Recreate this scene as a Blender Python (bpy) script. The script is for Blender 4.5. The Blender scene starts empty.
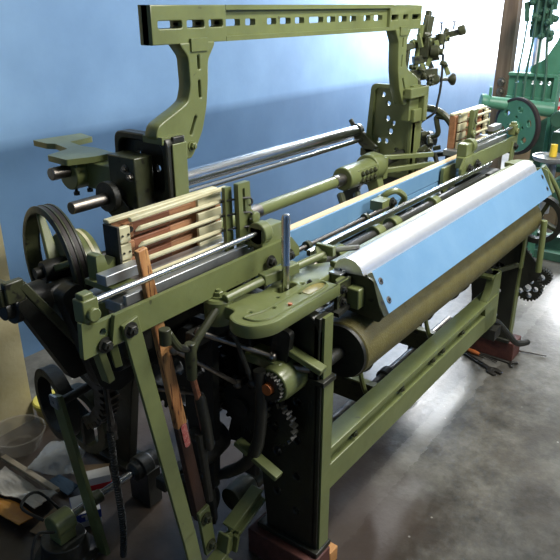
import bpy, bmesh, math, random
from mathutils import Vector as V, Matrix
random.seed(7)
SC = bpy.context.scene
COL = SC.collection
PI = math.pi

# ------------------------------------------------------------------ materials
def lin(c):
    return tuple(((x/255)/12.92 if x/255 <= .04045 else ((x/255+.055)/1.055)**2.4) for x in c)

def mat(name, c, rough=.45, metal=0, c2=None, scale=9, amt=.5, bump=.0, bscale=60, spec=.5, rvar=.1, chips=None, chip_lo=.68):
    m = bpy.data.materials.new(name); m.use_nodes = True
    nt = m.node_tree; N = nt.nodes; L = nt.links
    b = N['Principled BSDF']
    b.inputs['Metallic'].default_value = metal
    b.inputs['Roughness'].default_value = rough
    b.inputs['Specular IOR Level'].default_value = spec
    a = lin(c)+(1,); d = lin(c2 if c2 else tuple(x*.72 for x in c))+(1,)
    tc = N.new('ShaderNodeTexCoord')
    n1 = N.new('ShaderNodeTexNoise'); n1.inputs['Scale'].default_value = scale; n1.inputs['Detail'].default_value = 6
    n1.inputs['Roughness'].default_value = .65
    L.new(tc.outputs['Object'], n1.inputs['Vector'])
    r = N.new('ShaderNodeValToRGB'); r.color_ramp.elements[0].position = .35; r.color_ramp.elements[1].position = .7
    r.color_ramp.elements[0].color = a
    mixd = tuple(a[i]*(1-amt)+d[i]*amt for i in range(3))+(1,)
    r.color_ramp.elements[1].color = mixd
    L.new(n1.outputs['Fac'], r.inputs['Fac'])
    out = r.outputs['Color']
    if chips:
        n3 = N.new('ShaderNodeTexNoise'); n3.inputs['Scale'].default_value = scale*4; n3.inputs['Detail'].default_value = 5
        L.new(tc.outputs['Object'], n3.inputs['Vector'])
        r3 = N.new('ShaderNodeValToRGB'); r3.color_ramp.elements[0].position = chip_lo; r3.color_ramp.elements[1].position = chip_lo+.04
        L.new(n3.outputs['Fac'], r3.inputs['Fac'])
        mx = N.new('ShaderNodeMix'); mx.data_type = 'RGBA'
        L.new(r3.outputs['Color'], mx.inputs['Factor']); L.new(out, mx.inputs[6]); mx.inputs[7].default_value = lin(chips)+(1,)
        out = mx.outputs[2]
    L.new(out, b.inputs['Base Color'])
    mr = N.new('ShaderNodeMapRange'); mr.inputs['To Min'].default_value = max(.03, rough-rvar); mr.inputs['To Max'].default_value = rough+rvar
    L.new(n1.outputs['Fac'], mr.inputs['Value']); L.new(mr.outputs['Result'], b.inputs['Roughness'])
    if bump:
        n2 = N.new('ShaderNodeTexNoise'); n2.inputs['Scale'].default_value = bscale; n2.inputs['Detail'].default_value = 4
        L.new(tc.outputs['Object'], n2.inputs['Vector'])
        bp = N.new('ShaderNodeBump'); bp.inputs['Strength'].default_value = bump; bp.inputs['Distance'].default_value = .01
        L.new(n2.outputs['Fac'], bp.inputs['Height']); L.new(bp.outputs['Normal'], b.inputs['Normal'])
    return m

def woodmat(name, c, c2, stretch=(3, 40, 40), rough=.6, chips=None, lo=.6):
    m = mat(name, c, rough, 0, c2, 1.0, 1.0, .15, 40, chips=chips, chip_lo=lo)
    nt = m.node_tree
    mp = nt.nodes.new('ShaderNodeMapping'); mp.inputs['Scale'].default_value = stretch
    tc = [n for n in nt.nodes if n.type == 'TEX_COORD'][0]
    nt.links.new(tc.outputs['Object'], mp.inputs['Vector'])
    for n in nt.nodes:
        if n.type == 'TEX_NOISE':
            nt.links.new(mp.outputs['Vector'], n.inputs['Vector'])
    return m

M = dict(
    olive=mat('olive_gloss_paint', (108, 116, 72), .33, c2=(88, 95, 58), scale=6, amt=.8, bump=.08, bscale=25, chips=(70, 72, 48), chip_lo=.72),
    olive_d=mat('greasy_olive_paint', (62, 66, 42), .4, c2=(32, 33, 24), scale=8, amt=.9, bump=.12, bscale=30, chips=(24, 24, 18), chip_lo=.6),
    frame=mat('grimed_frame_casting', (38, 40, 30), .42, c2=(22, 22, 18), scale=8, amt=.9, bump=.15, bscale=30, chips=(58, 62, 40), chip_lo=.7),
    iron=mat('greasy_black_iron', (40, 41, 35), .45, c2=(22, 22, 19), scale=14, amt=.9, bump=.2, bscale=50),
    steel=mat('polished_steel', (205, 205, 203), .22, 1, c2=(165, 165, 162), scale=12, amt=.6),
    silver=mat('bright_tin_sheet', (240, 241, 243), .33, .78, c2=(222, 224, 227), scale=20, amt=.7, rvar=.08),
    worn=mat('worn_steel', (150, 145, 138), .38, 1, c2=(100, 92, 82), scale=25, amt=.9),
    blue=mat('light_blue_paint', (100, 140, 174), .36, c2=(112, 150, 182), scale=10, amt=.8, bump=.03, chips=(92, 128, 160), chip_lo=.76),
    plank=woodmat('pale_plank_wood', (222, 200, 162), (196, 168, 124), (2, 60, 60)),
    redwood=woodmat('reddish_brown_wood', (142, 92, 66), (104, 62, 42), (4, 50, 50), .5),
    tanwood=woodmat('tan_wood', (176, 128, 92), (136, 92, 60), (4, 50, 50), .5),
    stickwood=woodmat('flaked_varnish_wood', (206, 156, 100), (160, 104, 64), (45, 45, 4), .45, chips=(78, 40, 30), lo=.57),
    sticklow=woodmat('dark_oiled_wood', (74, 52, 42), (48, 34, 30), (45, 45, 4), .45),
    post=woodmat('weathered_grey_brown_wood', (142, 120, 100), (108, 88, 72), (30, 30, 2.5), .75),
    blockwood=woodmat('dark_red_block_wood', (92, 52, 44), (62, 36, 32), (5, 30, 30), .6),
    wedge=woodmat('raw_orange_wood', (190, 140, 84), (160, 110, 62), (5, 30, 30), .6),
    cream=mat('cream_painted_metal', (206, 202, 168), .4, c2=(176, 168, 128), scale=14, amt=.8, chips=(120, 100, 70), chip_lo=.72),
    greyplate=mat('galvanised_plate', (176, 180, 182), .35, .7, c2=(140, 144, 146), scale=18, amt=.8),
    roller=mat('khaki_roller_cover', (98, 92, 52), .5, c2=(80, 74, 40), scale=14, amt=.9, bump=.2, bscale=180),
    rubber=mat('dark_rubber_brown', (46, 38, 36), .5, c2=(30, 26, 26), scale=20),
    teal=mat('teal_green_paint', (84, 140, 114), .38, c2=(66, 116, 94), scale=6, amt=.9, bump=.08, bscale=25),
    teal_d=mat('dark_teal_paint', (66, 104, 84), .42, c2=(44, 72, 60), scale=8, amt=.9),
    yellow=mat('yellow_plastic', (232, 196, 60), .4, amt=.3),
    yellow_d=mat('dusty_yellow_lid', (196, 186, 84), .5, amt=.4),
    tubside=mat('cream_tub_plastic', (176, 160, 104), .5, amt=.4),
    red=mat('red_print', (196, 36, 40), .4, amt=.3),
    sticker=mat('flaking_red_sticker', (176, 40, 48), .5, c2=(214, 150, 140), scale=60, amt=1, chips=(200, 180, 168), chip_lo=.58),
    white=mat('white_card', (206, 202, 194), .6, amt=.3),
    bluecard=mat('blue_print', (40, 70, 168), .45, amt=.3),
    card=mat('brown_cardboard', (140, 116, 86), .8, c2=(112, 92, 66), amt=.8),
    paper=mat('crumpled_grey_paper', (172, 164, 148), .8, c2=(128, 122, 110), scale=12, amt=.8, bump=.4, bscale=14),
    sack=mat('dirty_sack_cloth', (150, 128, 84), .9, c2=(112, 92, 58), scale=15, amt=.9, bump=.5, bscale=90),
    orange=mat('orange_yellow_pack', (186, 130, 48), .5, c2=(150, 90, 36), amt=.8),
    navy=mat('dark_blue_cloth', (48, 70, 88), .8, amt=.6),
    lath=woodmat('pale_dusty_wood', (160, 146, 120), (128, 114, 90), (50, 4, 50)),
    post_c=mat('cream_column_paint', (200, 190, 150), .6, c2=(182, 168, 122), scale=5, amt=.8, bump=.1),
    darkband=mat('brown_column_base_paint', (96, 78, 58), .7, amt=.7),
    toolsteel=mat('blackened_tool_steel', (84, 82, 78), .4, .8, c2=(52, 50, 48), scale=25, amt=.8),
    handle=mat('orange_brown_handle', (178, 100, 52), .4, amt=.5),
    ceil=mat('white_ceiling', (200, 200, 196), .8, amt=.2),
    wallw=mat('pale_wall_paint', (210, 206, 196), .7, amt=.3),
)
def plastic(name, c, alpha, rough=.25):
    m = mat(name, c, rough, 0, amt=.3, bump=.5, bscale=18)
    m.node_tree.nodes['Principled BSDF'].inputs['Alpha'].default_value = alpha
    return m
M['clearplastic'] = plastic('clear_plastic_bag', (160, 162, 158), .42)
M['bowlplastic'] = plastic('clear_bowl_plastic', (150, 144, 132), .28)

# floor: polished stained concrete
def wv2(N, L, tc, n):
    w = N.new('ShaderNodeVectorMath'); w.operation = 'MULTIPLY_ADD'; w.inputs[1].default_value = (.06, .06, 0)
    L.new(n.outputs['Color'], w.inputs[0]); L.new(tc.outputs['Object'], w.inputs[2]); return w.outputs[0]
def floor_mat():
    m = bpy.data.materials.new('stained_concrete'); m.use_nodes = True
    nt = m.node_tree; N = nt.nodes; L = nt.links; b = N['Principled BSDF']
    tc = N.new('ShaderNodeTexCoord')
    def noise(s, d=6, r=.6):
        n = N.new('ShaderNodeTexNoise'); n.inputs['Scale'].default_value = s; n.inputs['Detail'].default_value = d
        n.inputs['Roughness'].default_value = r; L.new(tc.outputs['Object'], n.inputs['Vector']); return n
    a = noise(4.2, 8, .68); c = noise(22, 8, .72); e = noise(1.3, 3); g = noise(40, 4)
    r1 = N.new('ShaderNodeValToRGB'); r1.color_ramp.elements[0].position = .36; r1.color_ramp.elements[1].position = .66
    r1.color_ramp.elements[0].color = lin((62, 60, 55))+(1,); r1.color_ramp.elements[1].color = lin((112, 110, 103))+(1,)
    L.new(a.outputs['Fac'], r1.inputs['Fac'])
    r2 = N.new('ShaderNodeValToRGB'); r2.color_ramp.elements[0].position = .35; r2.color_ramp.elements[1].position = .65
    r2.color_ramp.elements[0].color = (.62, .62, .60, 1); r2.color_ramp.elements[1].color = (1.06, 1.06, 1.04, 1)
    L.new(c.outputs['Fac'], r2.inputs['Fac'])
    mu = N.new('ShaderNodeMix'); mu.data_type = 'RGBA'; mu.blend_type = 'MULTIPLY'; mu.inputs['Factor'].default_value = .8
    L.new(r1.outputs['Color'], mu.inputs[6]); L.new(r2.outputs['Color'], mu.inputs[7])
    # brownish oil stains
    r3 = N.new('ShaderNodeValToRGB'); r3.color_ramp.elements[0].position = .55; r3.color_ramp.elements[1].position = .68
    L.new(e.outputs['Fac'], r3.inputs['Fac'])
    mx = N.new('ShaderNodeMix'); mx.data_type = 'RGBA'
    sc = N.new('ShaderNodeMath'); sc.operation = 'MULTIPLY'; sc.inputs[1].default_value = .55
    L.new(r3.outputs['Color'], sc.inputs[0]); L.new(sc.outputs[0], mx.inputs['Factor'])
    L.new(mu.outputs[2], mx.inputs[6]); mx.inputs[7].default_value = lin((60, 50, 38))+(1,)
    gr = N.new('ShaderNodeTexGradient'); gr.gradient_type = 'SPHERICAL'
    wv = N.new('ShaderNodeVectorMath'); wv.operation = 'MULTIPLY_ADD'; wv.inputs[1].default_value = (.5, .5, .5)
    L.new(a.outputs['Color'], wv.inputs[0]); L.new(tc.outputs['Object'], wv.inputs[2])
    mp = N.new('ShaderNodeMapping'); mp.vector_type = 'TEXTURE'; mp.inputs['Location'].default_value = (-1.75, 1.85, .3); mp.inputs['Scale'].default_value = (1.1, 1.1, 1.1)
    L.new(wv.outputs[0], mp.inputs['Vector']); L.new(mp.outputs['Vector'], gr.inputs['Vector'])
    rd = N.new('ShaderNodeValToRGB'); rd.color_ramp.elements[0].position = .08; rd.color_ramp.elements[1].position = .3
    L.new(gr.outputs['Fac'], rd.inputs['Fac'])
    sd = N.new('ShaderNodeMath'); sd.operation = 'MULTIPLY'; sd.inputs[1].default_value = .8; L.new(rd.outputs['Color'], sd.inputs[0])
    # pale worn strip running along the front of the loom, and scattered paint specks
    sp = N.new('ShaderNodeSeparateXYZ'); L.new(wv2(N, L, tc, c), sp.inputs[0])
    d1 = N.new('ShaderNodeMath'); d1.operation = 'COMPARE'; d1.inputs[1].default_value = 1.06; d1.inputs[2].default_value = .045; L.new(sp.outputs['Y'], d1.inputs[0])
    d2 = N.new('ShaderNodeMath'); d2.operation = 'MULTIPLY'; d2.inputs[1].default_value = .25; L.new(d1.outputs[0], d2.inputs[0])
    m6 = N.new('ShaderNodeMix'); m6.data_type = 'RGBA'; L.new(d2.outputs[0], m6.inputs['Factor']); L.new(mx.outputs[2], m6.inputs[6]); m6.inputs[7].default_value = lin((150, 150, 144))+(1,)
    vo = N.new('ShaderNodeTexVoronoi'); vo.inputs['Scale'].default_value = 9; L.new(tc.outputs['Object'], vo.inputs['Vector'])
    rs = N.new('ShaderNodeValToRGB'); rs.color_ramp.elements[0].position = .03; rs.color_ramp.elements[1].position = .045
    rs.color_ramp.elements[0].color = (.8, .8, .8, 1); rs.color_ramp.elements[1].color = (0, 0, 0, 1); L.new(vo.outputs['Distance'], rs.inputs['Fac'])
    m7 = N.new('ShaderNodeMix'); m7.data_type = 'RGBA'; L.new(rs.outputs['Color'], m7.inputs['Factor']); L.new(m6.outputs[2], m7.inputs[6]); m7.inputs[7].default_value = lin((176, 174, 164))+(1,)
    mx = m7
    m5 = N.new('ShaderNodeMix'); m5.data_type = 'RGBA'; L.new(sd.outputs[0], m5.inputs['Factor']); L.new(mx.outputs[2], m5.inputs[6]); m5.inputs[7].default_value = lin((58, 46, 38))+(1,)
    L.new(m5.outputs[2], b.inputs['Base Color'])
    mr = N.new('ShaderNodeMapRange'); mr.inputs['To Min'].default_value = .2; mr.inputs['To Max'].default_value = .48
    L.new(c.outputs['Fac'], mr.inputs['Value']); L.new(mr.outputs['Result'], b.inputs['Roughness'])
    bp = N.new('ShaderNodeBump'); bp.inputs['Strength'].default_value = .12; bp.inputs['Distance'].default_value = .01
    L.new(g.outputs['Fac'], bp.inputs['Height']); L.new(bp.outputs['Normal'], b.inputs['Normal'])
    return m
def wall_mat():
    m = bpy.data.materials.new('two_tone_blue_wall_paint'); m.use_nodes = True
    nt = m.node_tree; N = nt.nodes; L = nt.links; b = N['Principled BSDF']
    g = N.new('ShaderNodeNewGeometry'); sx = N.new('ShaderNodeSeparateXYZ'); L.new(g.outputs['Position'], sx.inputs[0])
    n = N.new('ShaderNodeTexNoise'); n.inputs['Scale'].default_value = 2.2; n.inputs['Detail'].default_value = 7; n.inputs['Roughness'].default_value = .6
    L.new(g.outputs['Position'], n.inputs['Vector'])
    n2 = N.new('ShaderNodeTexNoise'); n2.inputs['Scale'].default_value = 9; n2.inputs['Detail'].default_value = 5
    L.new(g.outputs['Position'], n2.inputs['Vector'])
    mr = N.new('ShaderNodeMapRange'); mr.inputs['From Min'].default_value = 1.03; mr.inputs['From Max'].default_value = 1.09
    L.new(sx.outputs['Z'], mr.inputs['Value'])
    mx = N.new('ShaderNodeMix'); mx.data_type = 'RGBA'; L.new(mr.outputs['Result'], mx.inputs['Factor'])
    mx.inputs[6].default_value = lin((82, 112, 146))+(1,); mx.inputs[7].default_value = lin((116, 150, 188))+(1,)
    r = N.new('ShaderNodeValToRGB'); r.color_ramp.elements[0].position = .3; r.color_ramp.elements[1].position = .7
    r.color_ramp.elements[0].color = (.82, .84, .86, 1); r.color_ramp.elements[1].color = (1.08, 1.06, 1.04, 1)
    L.new(n.outputs['Fac'], r.inputs['Fac'])
    mu = N.new('ShaderNodeMix'); mu.data_type = 'RGBA'; mu.blend_type = 'MULTIPLY'; mu.inputs['Factor'].default_value = 1
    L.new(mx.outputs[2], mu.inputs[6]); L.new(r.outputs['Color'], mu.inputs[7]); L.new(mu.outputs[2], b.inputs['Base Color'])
    b.inputs['Roughness'].default_value = .34
    bp = N.new('ShaderNodeBump'); bp.inputs['Strength'].default_value = .07; bp.inputs['Distance'].default_value = .02
    L.new(n2.outputs['Fac'], bp.inputs['Height']); L.new(bp.outputs['Normal'], b.inputs['Normal'])
    return m
M['floor'] = floor_mat(); M['wall'] = wall_mat()
def emit(name, c, s):
    m = bpy.data.materials.new(name); m.use_nodes = True
    b = m.node_tree.nodes['Principled BSDF']
    b.inputs['Base Color'].default_value = lin(c)+(1,); b.inputs['Emission Color'].default_value = lin(c)+(1,)
    b.inputs['Emission Strength'].default_value = s
    return m
M['daylight'] = emit('daylit_window_glass', (235, 240, 248), 2.2)
M['tube'] = emit('fluorescent_tube', (245, 248, 255), 6)

# ------------------------------------------------------------------ mesh helpers
def rnd(pts, r, n=4):
    """round the corners of a closed 2D outline; r one radius or a list"""
    out = []; k = len(pts)
    for i in range(k):
        p = V(pts[i]); a = V(pts[i-1]); c = V(pts[(i+1) % k])
        rr = r[i] if isinstance(r, (list, tuple)) else r
        u = (a-p); w = (c-p); lu = u.length; lw = w.length
        if rr <= 0 or lu < 1e-6 or lw < 1e-6:
            out.append((p.x, p.y)); continue
        t = min(rr, lu*.48, lw*.48)
        s = p+u.normalized()*t; e = p+w.normalized()*t
        for j in range(n+1):
            q = j/n
            b = s*(1-q)**2+p*2*q*(1-q)+e*q*q
            out.append((b.x, b.y))
    return out
def circ(c, r, n=16, a0=0):
    return [(c[0]+r*math.cos(a0+2*PI*i/n), c[1]+r*math.sin(a0+2*PI*i/n)) for i in range(n)]
def slot(x0, x1, z0, z1, r=None):
    r = r if r is not None else min(x1-x0, z1-z0)*.45
    return rnd([(x0, z0), (x1, z0), (x1, z1), (x0, z1)], r, 3)
def obslot(p, q, w):
    p = V(p); q = V(q); d = (q-p).normalized(); n = V((-d.y, d.x))*w/2
    return rnd([tuple(p-n), tuple(q-n), tuple(q+n), tuple(p+n)], w*.45, 3)
def cat(pts, n=6):
    P = [V(p) for p in pts]; out = []
    for i in range(len(P)-1):
        p0 = P[max(i-1, 0)]; p1 = P[i]; p2 = P[i+1]; p3 = P[min(i+2, len(P)-1)]
        for j in range(n):
            t = j/n
            out.append(.5*((2*p1)+(p2-p0)*t+(2*p0-5*p1+4*p2-p3)*t*t+(3*p1-p0-3*p2+p3)*t**3))
    out.append(P[-1]); return out
def frame(d):
    d = V(d).normalized()
    u = d.cross(V((0, 0, 1)))
    if u.length < 1e-3: u = d.cross(V((0, 1, 0)))
    u.normalize(); return u, d.cross(u).normalized()

class MB:
    def __init__(s): s.v = []; s.f = []
    def add(s, vs, fs):
        o = len(s.v); s.v += [V(a) for a in vs]; s.f += [tuple(i+o for i in f) for f in fs]; return s
    def box(s, c, d, rot=None):
        c = V(c); vs = []
        for x in (-.5, .5):
            for y in (-.5, .5):
                for z in (-.5, .5):
                    p = V((x*d[0], y*d[1], z*d[2]))
                    if rot: p = rot @ p
                    vs.append(c+p)
        return s.add(vs, [(0, 1, 3, 2), (4, 6, 7, 5), (0, 4, 5, 1), (2, 3, 7, 6), (0, 2, 6, 4), (1, 5, 7, 3)])
    def bx(s, x0, x1, y0, y1, z0, z1):
        return s.box(((x0+x1)/2, (y0+y1)/2, (z0+z1)/2), (x1-x0, y1-y0, z1-z0))
    def beam(s, a, b, w, h, up=(0, 0, 1), w1=None, h1=None):
        a = V(a); b = V(b); d = (b-a).normalized(); u = V(up); sx = d.cross(u)
        if sx.length < 1e-4: sx = d.cross(V((1, 0, 0)))
        sx.normalize(); sz = sx.cross(d).normalized()
        w1 = w if w1 is None else w1; h1 = h if h1 is None else h1
        vs = []
        for p, ww, hh in ((a, w, h), (b, w1, h1)):
            for i, j in ((-1, -1), (1, -1), (1, 1), (-1, 1)):
                vs.append(p+sx*i*ww/2+sz*j*hh/2)
        return s.add(vs, [(3, 2, 1, 0), (4, 5, 6, 7), (0, 1, 5, 4), (1, 2, 6, 5), (2, 3, 7, 6), (3, 0, 4, 7)])
    def tube(s, pts, r, seg=12, closed=False):
        P = [V(p) for p in pts]; n = len(P); R = r if isinstance(r, (list, tuple)) else [r]*n
        vs = []; fs = []; u = None
        for i in range(n):
            if closed: d = P[(i+1) % n]-P[i-1]
            else: d = (P[min(i+1, n-1)]-P[max(i-1, 0)])
            d.normalize()
            if u is None: u, w = frame(d)
            u = (u-d*u.dot(d)).normalized(); w = d.cross(u)
            for k in range(seg):
                a = 2*PI*k/seg
                vs.append(P[i]+(u*math.cos(a)+w*math.sin(a))*R[i])
        for i in range(n if closed else n-1):
            j = (i+1) % n
            for k in range(seg):
                l = (k+1) % seg
                fs.append((i*seg+k, i*seg+l, j*seg+l, j*seg+k))
        if not closed:
            fs.append(tuple(reversed(range(seg)))); fs.append(tuple(range((n-1)*seg, n*seg)))
        return s.add(vs, fs)
    def cyl(s, a, b, r, r1=None, seg=20):
        return s.tube([a, b], [r, r if r1 is None else r1], seg)
    def lathe(s, o, d, prof, seg=32, closed=False):
        """prof list of (along, radius); closed => ring (profile loops)"""
        o = V(o); d = V(d).normalized(); u, w = frame(d); vs = []; fs = []; n = len(prof)
        for (t, r) in prof:
            for k in range(seg):
                a = 2*PI*k/seg
                vs.append(o+d*t+(u*math.cos(a)+w*math.sin(a))*max(r, 1e-4))
        for i in range(n if closed else n-1):
            j = (i+1) % n
            for k in range(seg):
                l = (k+1) % seg
                fs.append((i*seg+k, i*seg+l, j*seg+l, j*seg+k))
        if not closed:
            fs.append(tuple(reversed(range(seg)))); fs.append(tuple(range((n-1)*seg, n*seg)))
        return s.add(vs, fs)
    def sphere(s, c, r, seg=14, sq=(1, 1, 1)):
        prof = [(-r*math.cos(PI*i/8), r*math.sin(PI*i/8)) for i in range(9)]
        b = MB().lathe((0, 0, 0), (0, 0, 1), prof, seg)
        return s.add([V(c)+V((p.x*sq[0], p.y*sq[1], p.z*sq[2])) for p in b.v], b.f)
    def plate(s, outer, plane, pos, th, holes=(), bev=0):
        """2D outline with holes extruded th centred on pos along the plane's normal"""
        cu = bpy.data.curves.new('tmp', 'CURVE'); cu.dimensions = '2D'; cu.fill_mode = 'BOTH'
        cu.extrude = max(th/2-bev, 1e-5); cu.bevel_depth = bev; cu.bevel_resolution = 1
        if bev: cu.offset = -bev
        for loop in [outer]+list(holes):
            sp = cu.splines.new('POLY'); sp.points.add(len(loop)-1); sp.use_cyclic_u = True
            for p, q in zip(sp.points, loop): p.co = (q[0], q[1], 0, 1)
        ob = bpy.data.objects.new('tmp', cu); COL.objects.link(ob)
        dg = bpy.context.evaluated_depsgraph_get()
        me = bpy.data.meshes.new_from_object(ob.evaluated_get(dg))
        vs = [x.co.copy() for x in me.vertices]; fs = [tuple(p.vertices) for p in me.polygons]
        bpy.data.objects.remove(ob); bpy.data.curves.remove(cu); bpy.data.meshes.remove(me)
        if callable(plane): vs = [V(plane(c.x, c.y, c.z)) for c in vs]
        elif plane == 'XZ': vs = [V((c.x, pos+c.z, c.y)) for c in vs]
        elif plane == 'YZ': vs = [V((pos+c.z, c.x, c.y)) for c in vs]
        else: vs = [V((c.x, c.y, pos+c.z)) for c in vs]
        return s.add(vs, fs)
    def helix(s, pts, R, r, turns, seg=6, per=10):
        P = cat(pts, 8); n = int(turns*per); out = []
        for i in range(n+1):
            t = i/n*(len(P)-1); k = min(int(t), len(P)-2); q = P[k].lerp(P[k+1], t-k)
            u, w = frame(P[k+1]-P[k]); a = 2*PI*i/per
            out.append(q+(u*math.cos(a)+w*math.sin(a))*R)
        return s.tube(out, r, seg)
    def gear(s, c, axis, r, teeth, width, hole=.0, depth=None, spokes=0):
        dp = depth or r*.14; o = []
        for i in range(teeth):
            a = 2*PI*i/teeth; st = 2*PI/teeth
            for f, rr in ((0, r-dp), (.2, r), (.5, r), (.7, r-dp)):
                o.append((rr*math.cos(a+f*st), rr*math.sin(a+f*st)))
        hs = []
        if hole: hs.append(circ((0, 0), hole, 14))
        for k in range(spokes):
            a = 2*PI*k/spokes; hs.append(circ((r*.55*math.cos(a), r*.55*math.sin(a)), r*.2, 12))
        c = V(c); d = V(axis).normalized(); u, w = frame(d)
        return s.plate(o, lambda x, y, z: c+u*x+w*y+d*z, 0, width, hs)
    def blob(s, c, d, n=1, seed=0):
        return s
    def xf(s, m):
        s.v = [m @ p for p in s.v]; return s
    def mirror(s, cx):
        s.v = [V((2*cx-p.x, p.y, p.z)) for p in s.v]; s.f = [tuple(reversed(f)) for f in s.f]; return s
    def build(s, name, m, parent=None, bev=0, ang=35, flat=False):
        xs = [p.x for p in s.v]; ys = [p.y for p in s.v]; zs = [p.z for p in s.v]
        c = V(((min(xs)+max(xs))/2, (min(ys)+max(ys))/2, min(zs)))
        me = bpy.data.meshes.new(name); me.from_pydata([p-c for p in s.v], [], s.f); me.update()
        bm = bmesh.new(); bm.from_mesh(me); bmesh.ops.recalc_face_normals(bm, faces=bm.faces); bm.to_mesh(me); bm.free()
        me.materials.append(M[m] if isinstance(m, str) else m)
        if not flat:
            me.polygons.foreach_set('use_smooth', [True]*len(me.polygons)); me.set_sharp_from_angle(angle=math.radians(ang))
        o = bpy.data.objects.new(name, me); COL.objects.link(o)
        if bev:
            b = o.modifiers.new('edge_bevel', 'BEVEL'); b.width = bev; b.segments = 2; b.limit_method = 'ANGLE'; b.angle_limit = math.radians(40)
            b.harden_normals = False
        if parent:
            o.parent = parent; o.location = c-wpos(parent)
        else: o.location = c
        return o
def wpos(o):
    p = V(o.location)
    while o.parent: o = o.parent; p += V(o.location)
    return p
def tag(o, label, cat_, group=None):
    o['label'] = label; o['category'] = cat_
    if group: o['group'] = group
    return o
def empty(name, loc, label, cat_, group=None):
    o = bpy.data.objects.new(name, None); COL.objects.link(o); o.location = loc; o.empty_display_size = .1
    return tag(o, label, cat_, group)
def struct(o): o['kind'] = 'structure'; return o
def bolt(p, d, r, parent, m='iron', h=None, name='bolt'):
    p = V(p); d = V(d).normalized(); h = h or r*.8
    b = MB().lathe(p, d, [(0, r*1.5), (r*.25, r*1.5)], 16)
    b.lathe(p+d*r*.25, d, [(0, r), (h, r), (h+r*.1, r*.85)], 6)
    b.cyl(p+d*(r*.25+h), p+d*(r*.25+h+r*.5), r*.5, seg=10)
    return b.build(name, m, parent)

# ------------------------------------------------------------------ room
def ms(name, mb, m): return struct(mb.build(name, m))
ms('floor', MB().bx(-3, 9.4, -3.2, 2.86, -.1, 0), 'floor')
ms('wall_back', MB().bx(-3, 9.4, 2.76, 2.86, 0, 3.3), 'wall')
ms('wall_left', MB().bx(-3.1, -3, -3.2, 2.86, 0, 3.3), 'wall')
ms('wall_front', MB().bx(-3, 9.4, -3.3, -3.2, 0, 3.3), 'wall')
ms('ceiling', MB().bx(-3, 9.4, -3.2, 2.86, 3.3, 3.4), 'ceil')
# right wall with a big window opening
WY0, WY1, WZ0, WZ1 = 1.0, 2.74, .80, 2.6
rw = MB().plate([(-3.2, 0), (2.86, 0), (2.86, 3.3), (-3.2, 3.3)], 'YZ', 9.35, .1, [[(WY0, WZ0), (WY1, WZ0), (WY1, WZ1), (WY0, WZ1)]])
ms('wall_right', rw, 'wallw')
win = ms('window_1', MB().plate([(WY0, WZ0), (WY1, WZ0), (WY1, WZ1), (WY0, WZ1)], 'YZ', 9.33, .06,
         [[(WY0+.05+i*.425, WZ0+.05+j*.52), (WY0+.05+i*.425+.375, WZ0+.05+j*.52), (WY0+.05+i*.425+.375, WZ0+.05+j*.52+.47), (WY0+.05+i*.425, WZ0+.05+j*.52+.47)] for i in range(4) for j in range(3)]), 'wallw')
MB().bx(9.335, 9.342, WY0+.03, WY1-.03, WZ0+.03, WZ1-.03).build('pane', 'daylight', win)
# cream column at the left, brown painted foot band on its outer face
ms('trim_1', MB().bx(.8, 1.235, 2.26, 2.7, 0, 3.3), 'post_c')

# ------------------------------------------------------------------ THE LOOM
LX0, LX1, CX = 1.28, 2.975, 2.09
loom = empty('power_loom', (CX, 1.3, 0), 'olive green cast iron weaving loom with blue boards and silver roll, filling the foreground', 'loom')
def part(name, mb, m, bev=0, parent=None, label=None, ang=35):
    o = mb.build(name, m, parent or loom, bev, ang)
    if label: o['label'] = label
    return o

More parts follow.
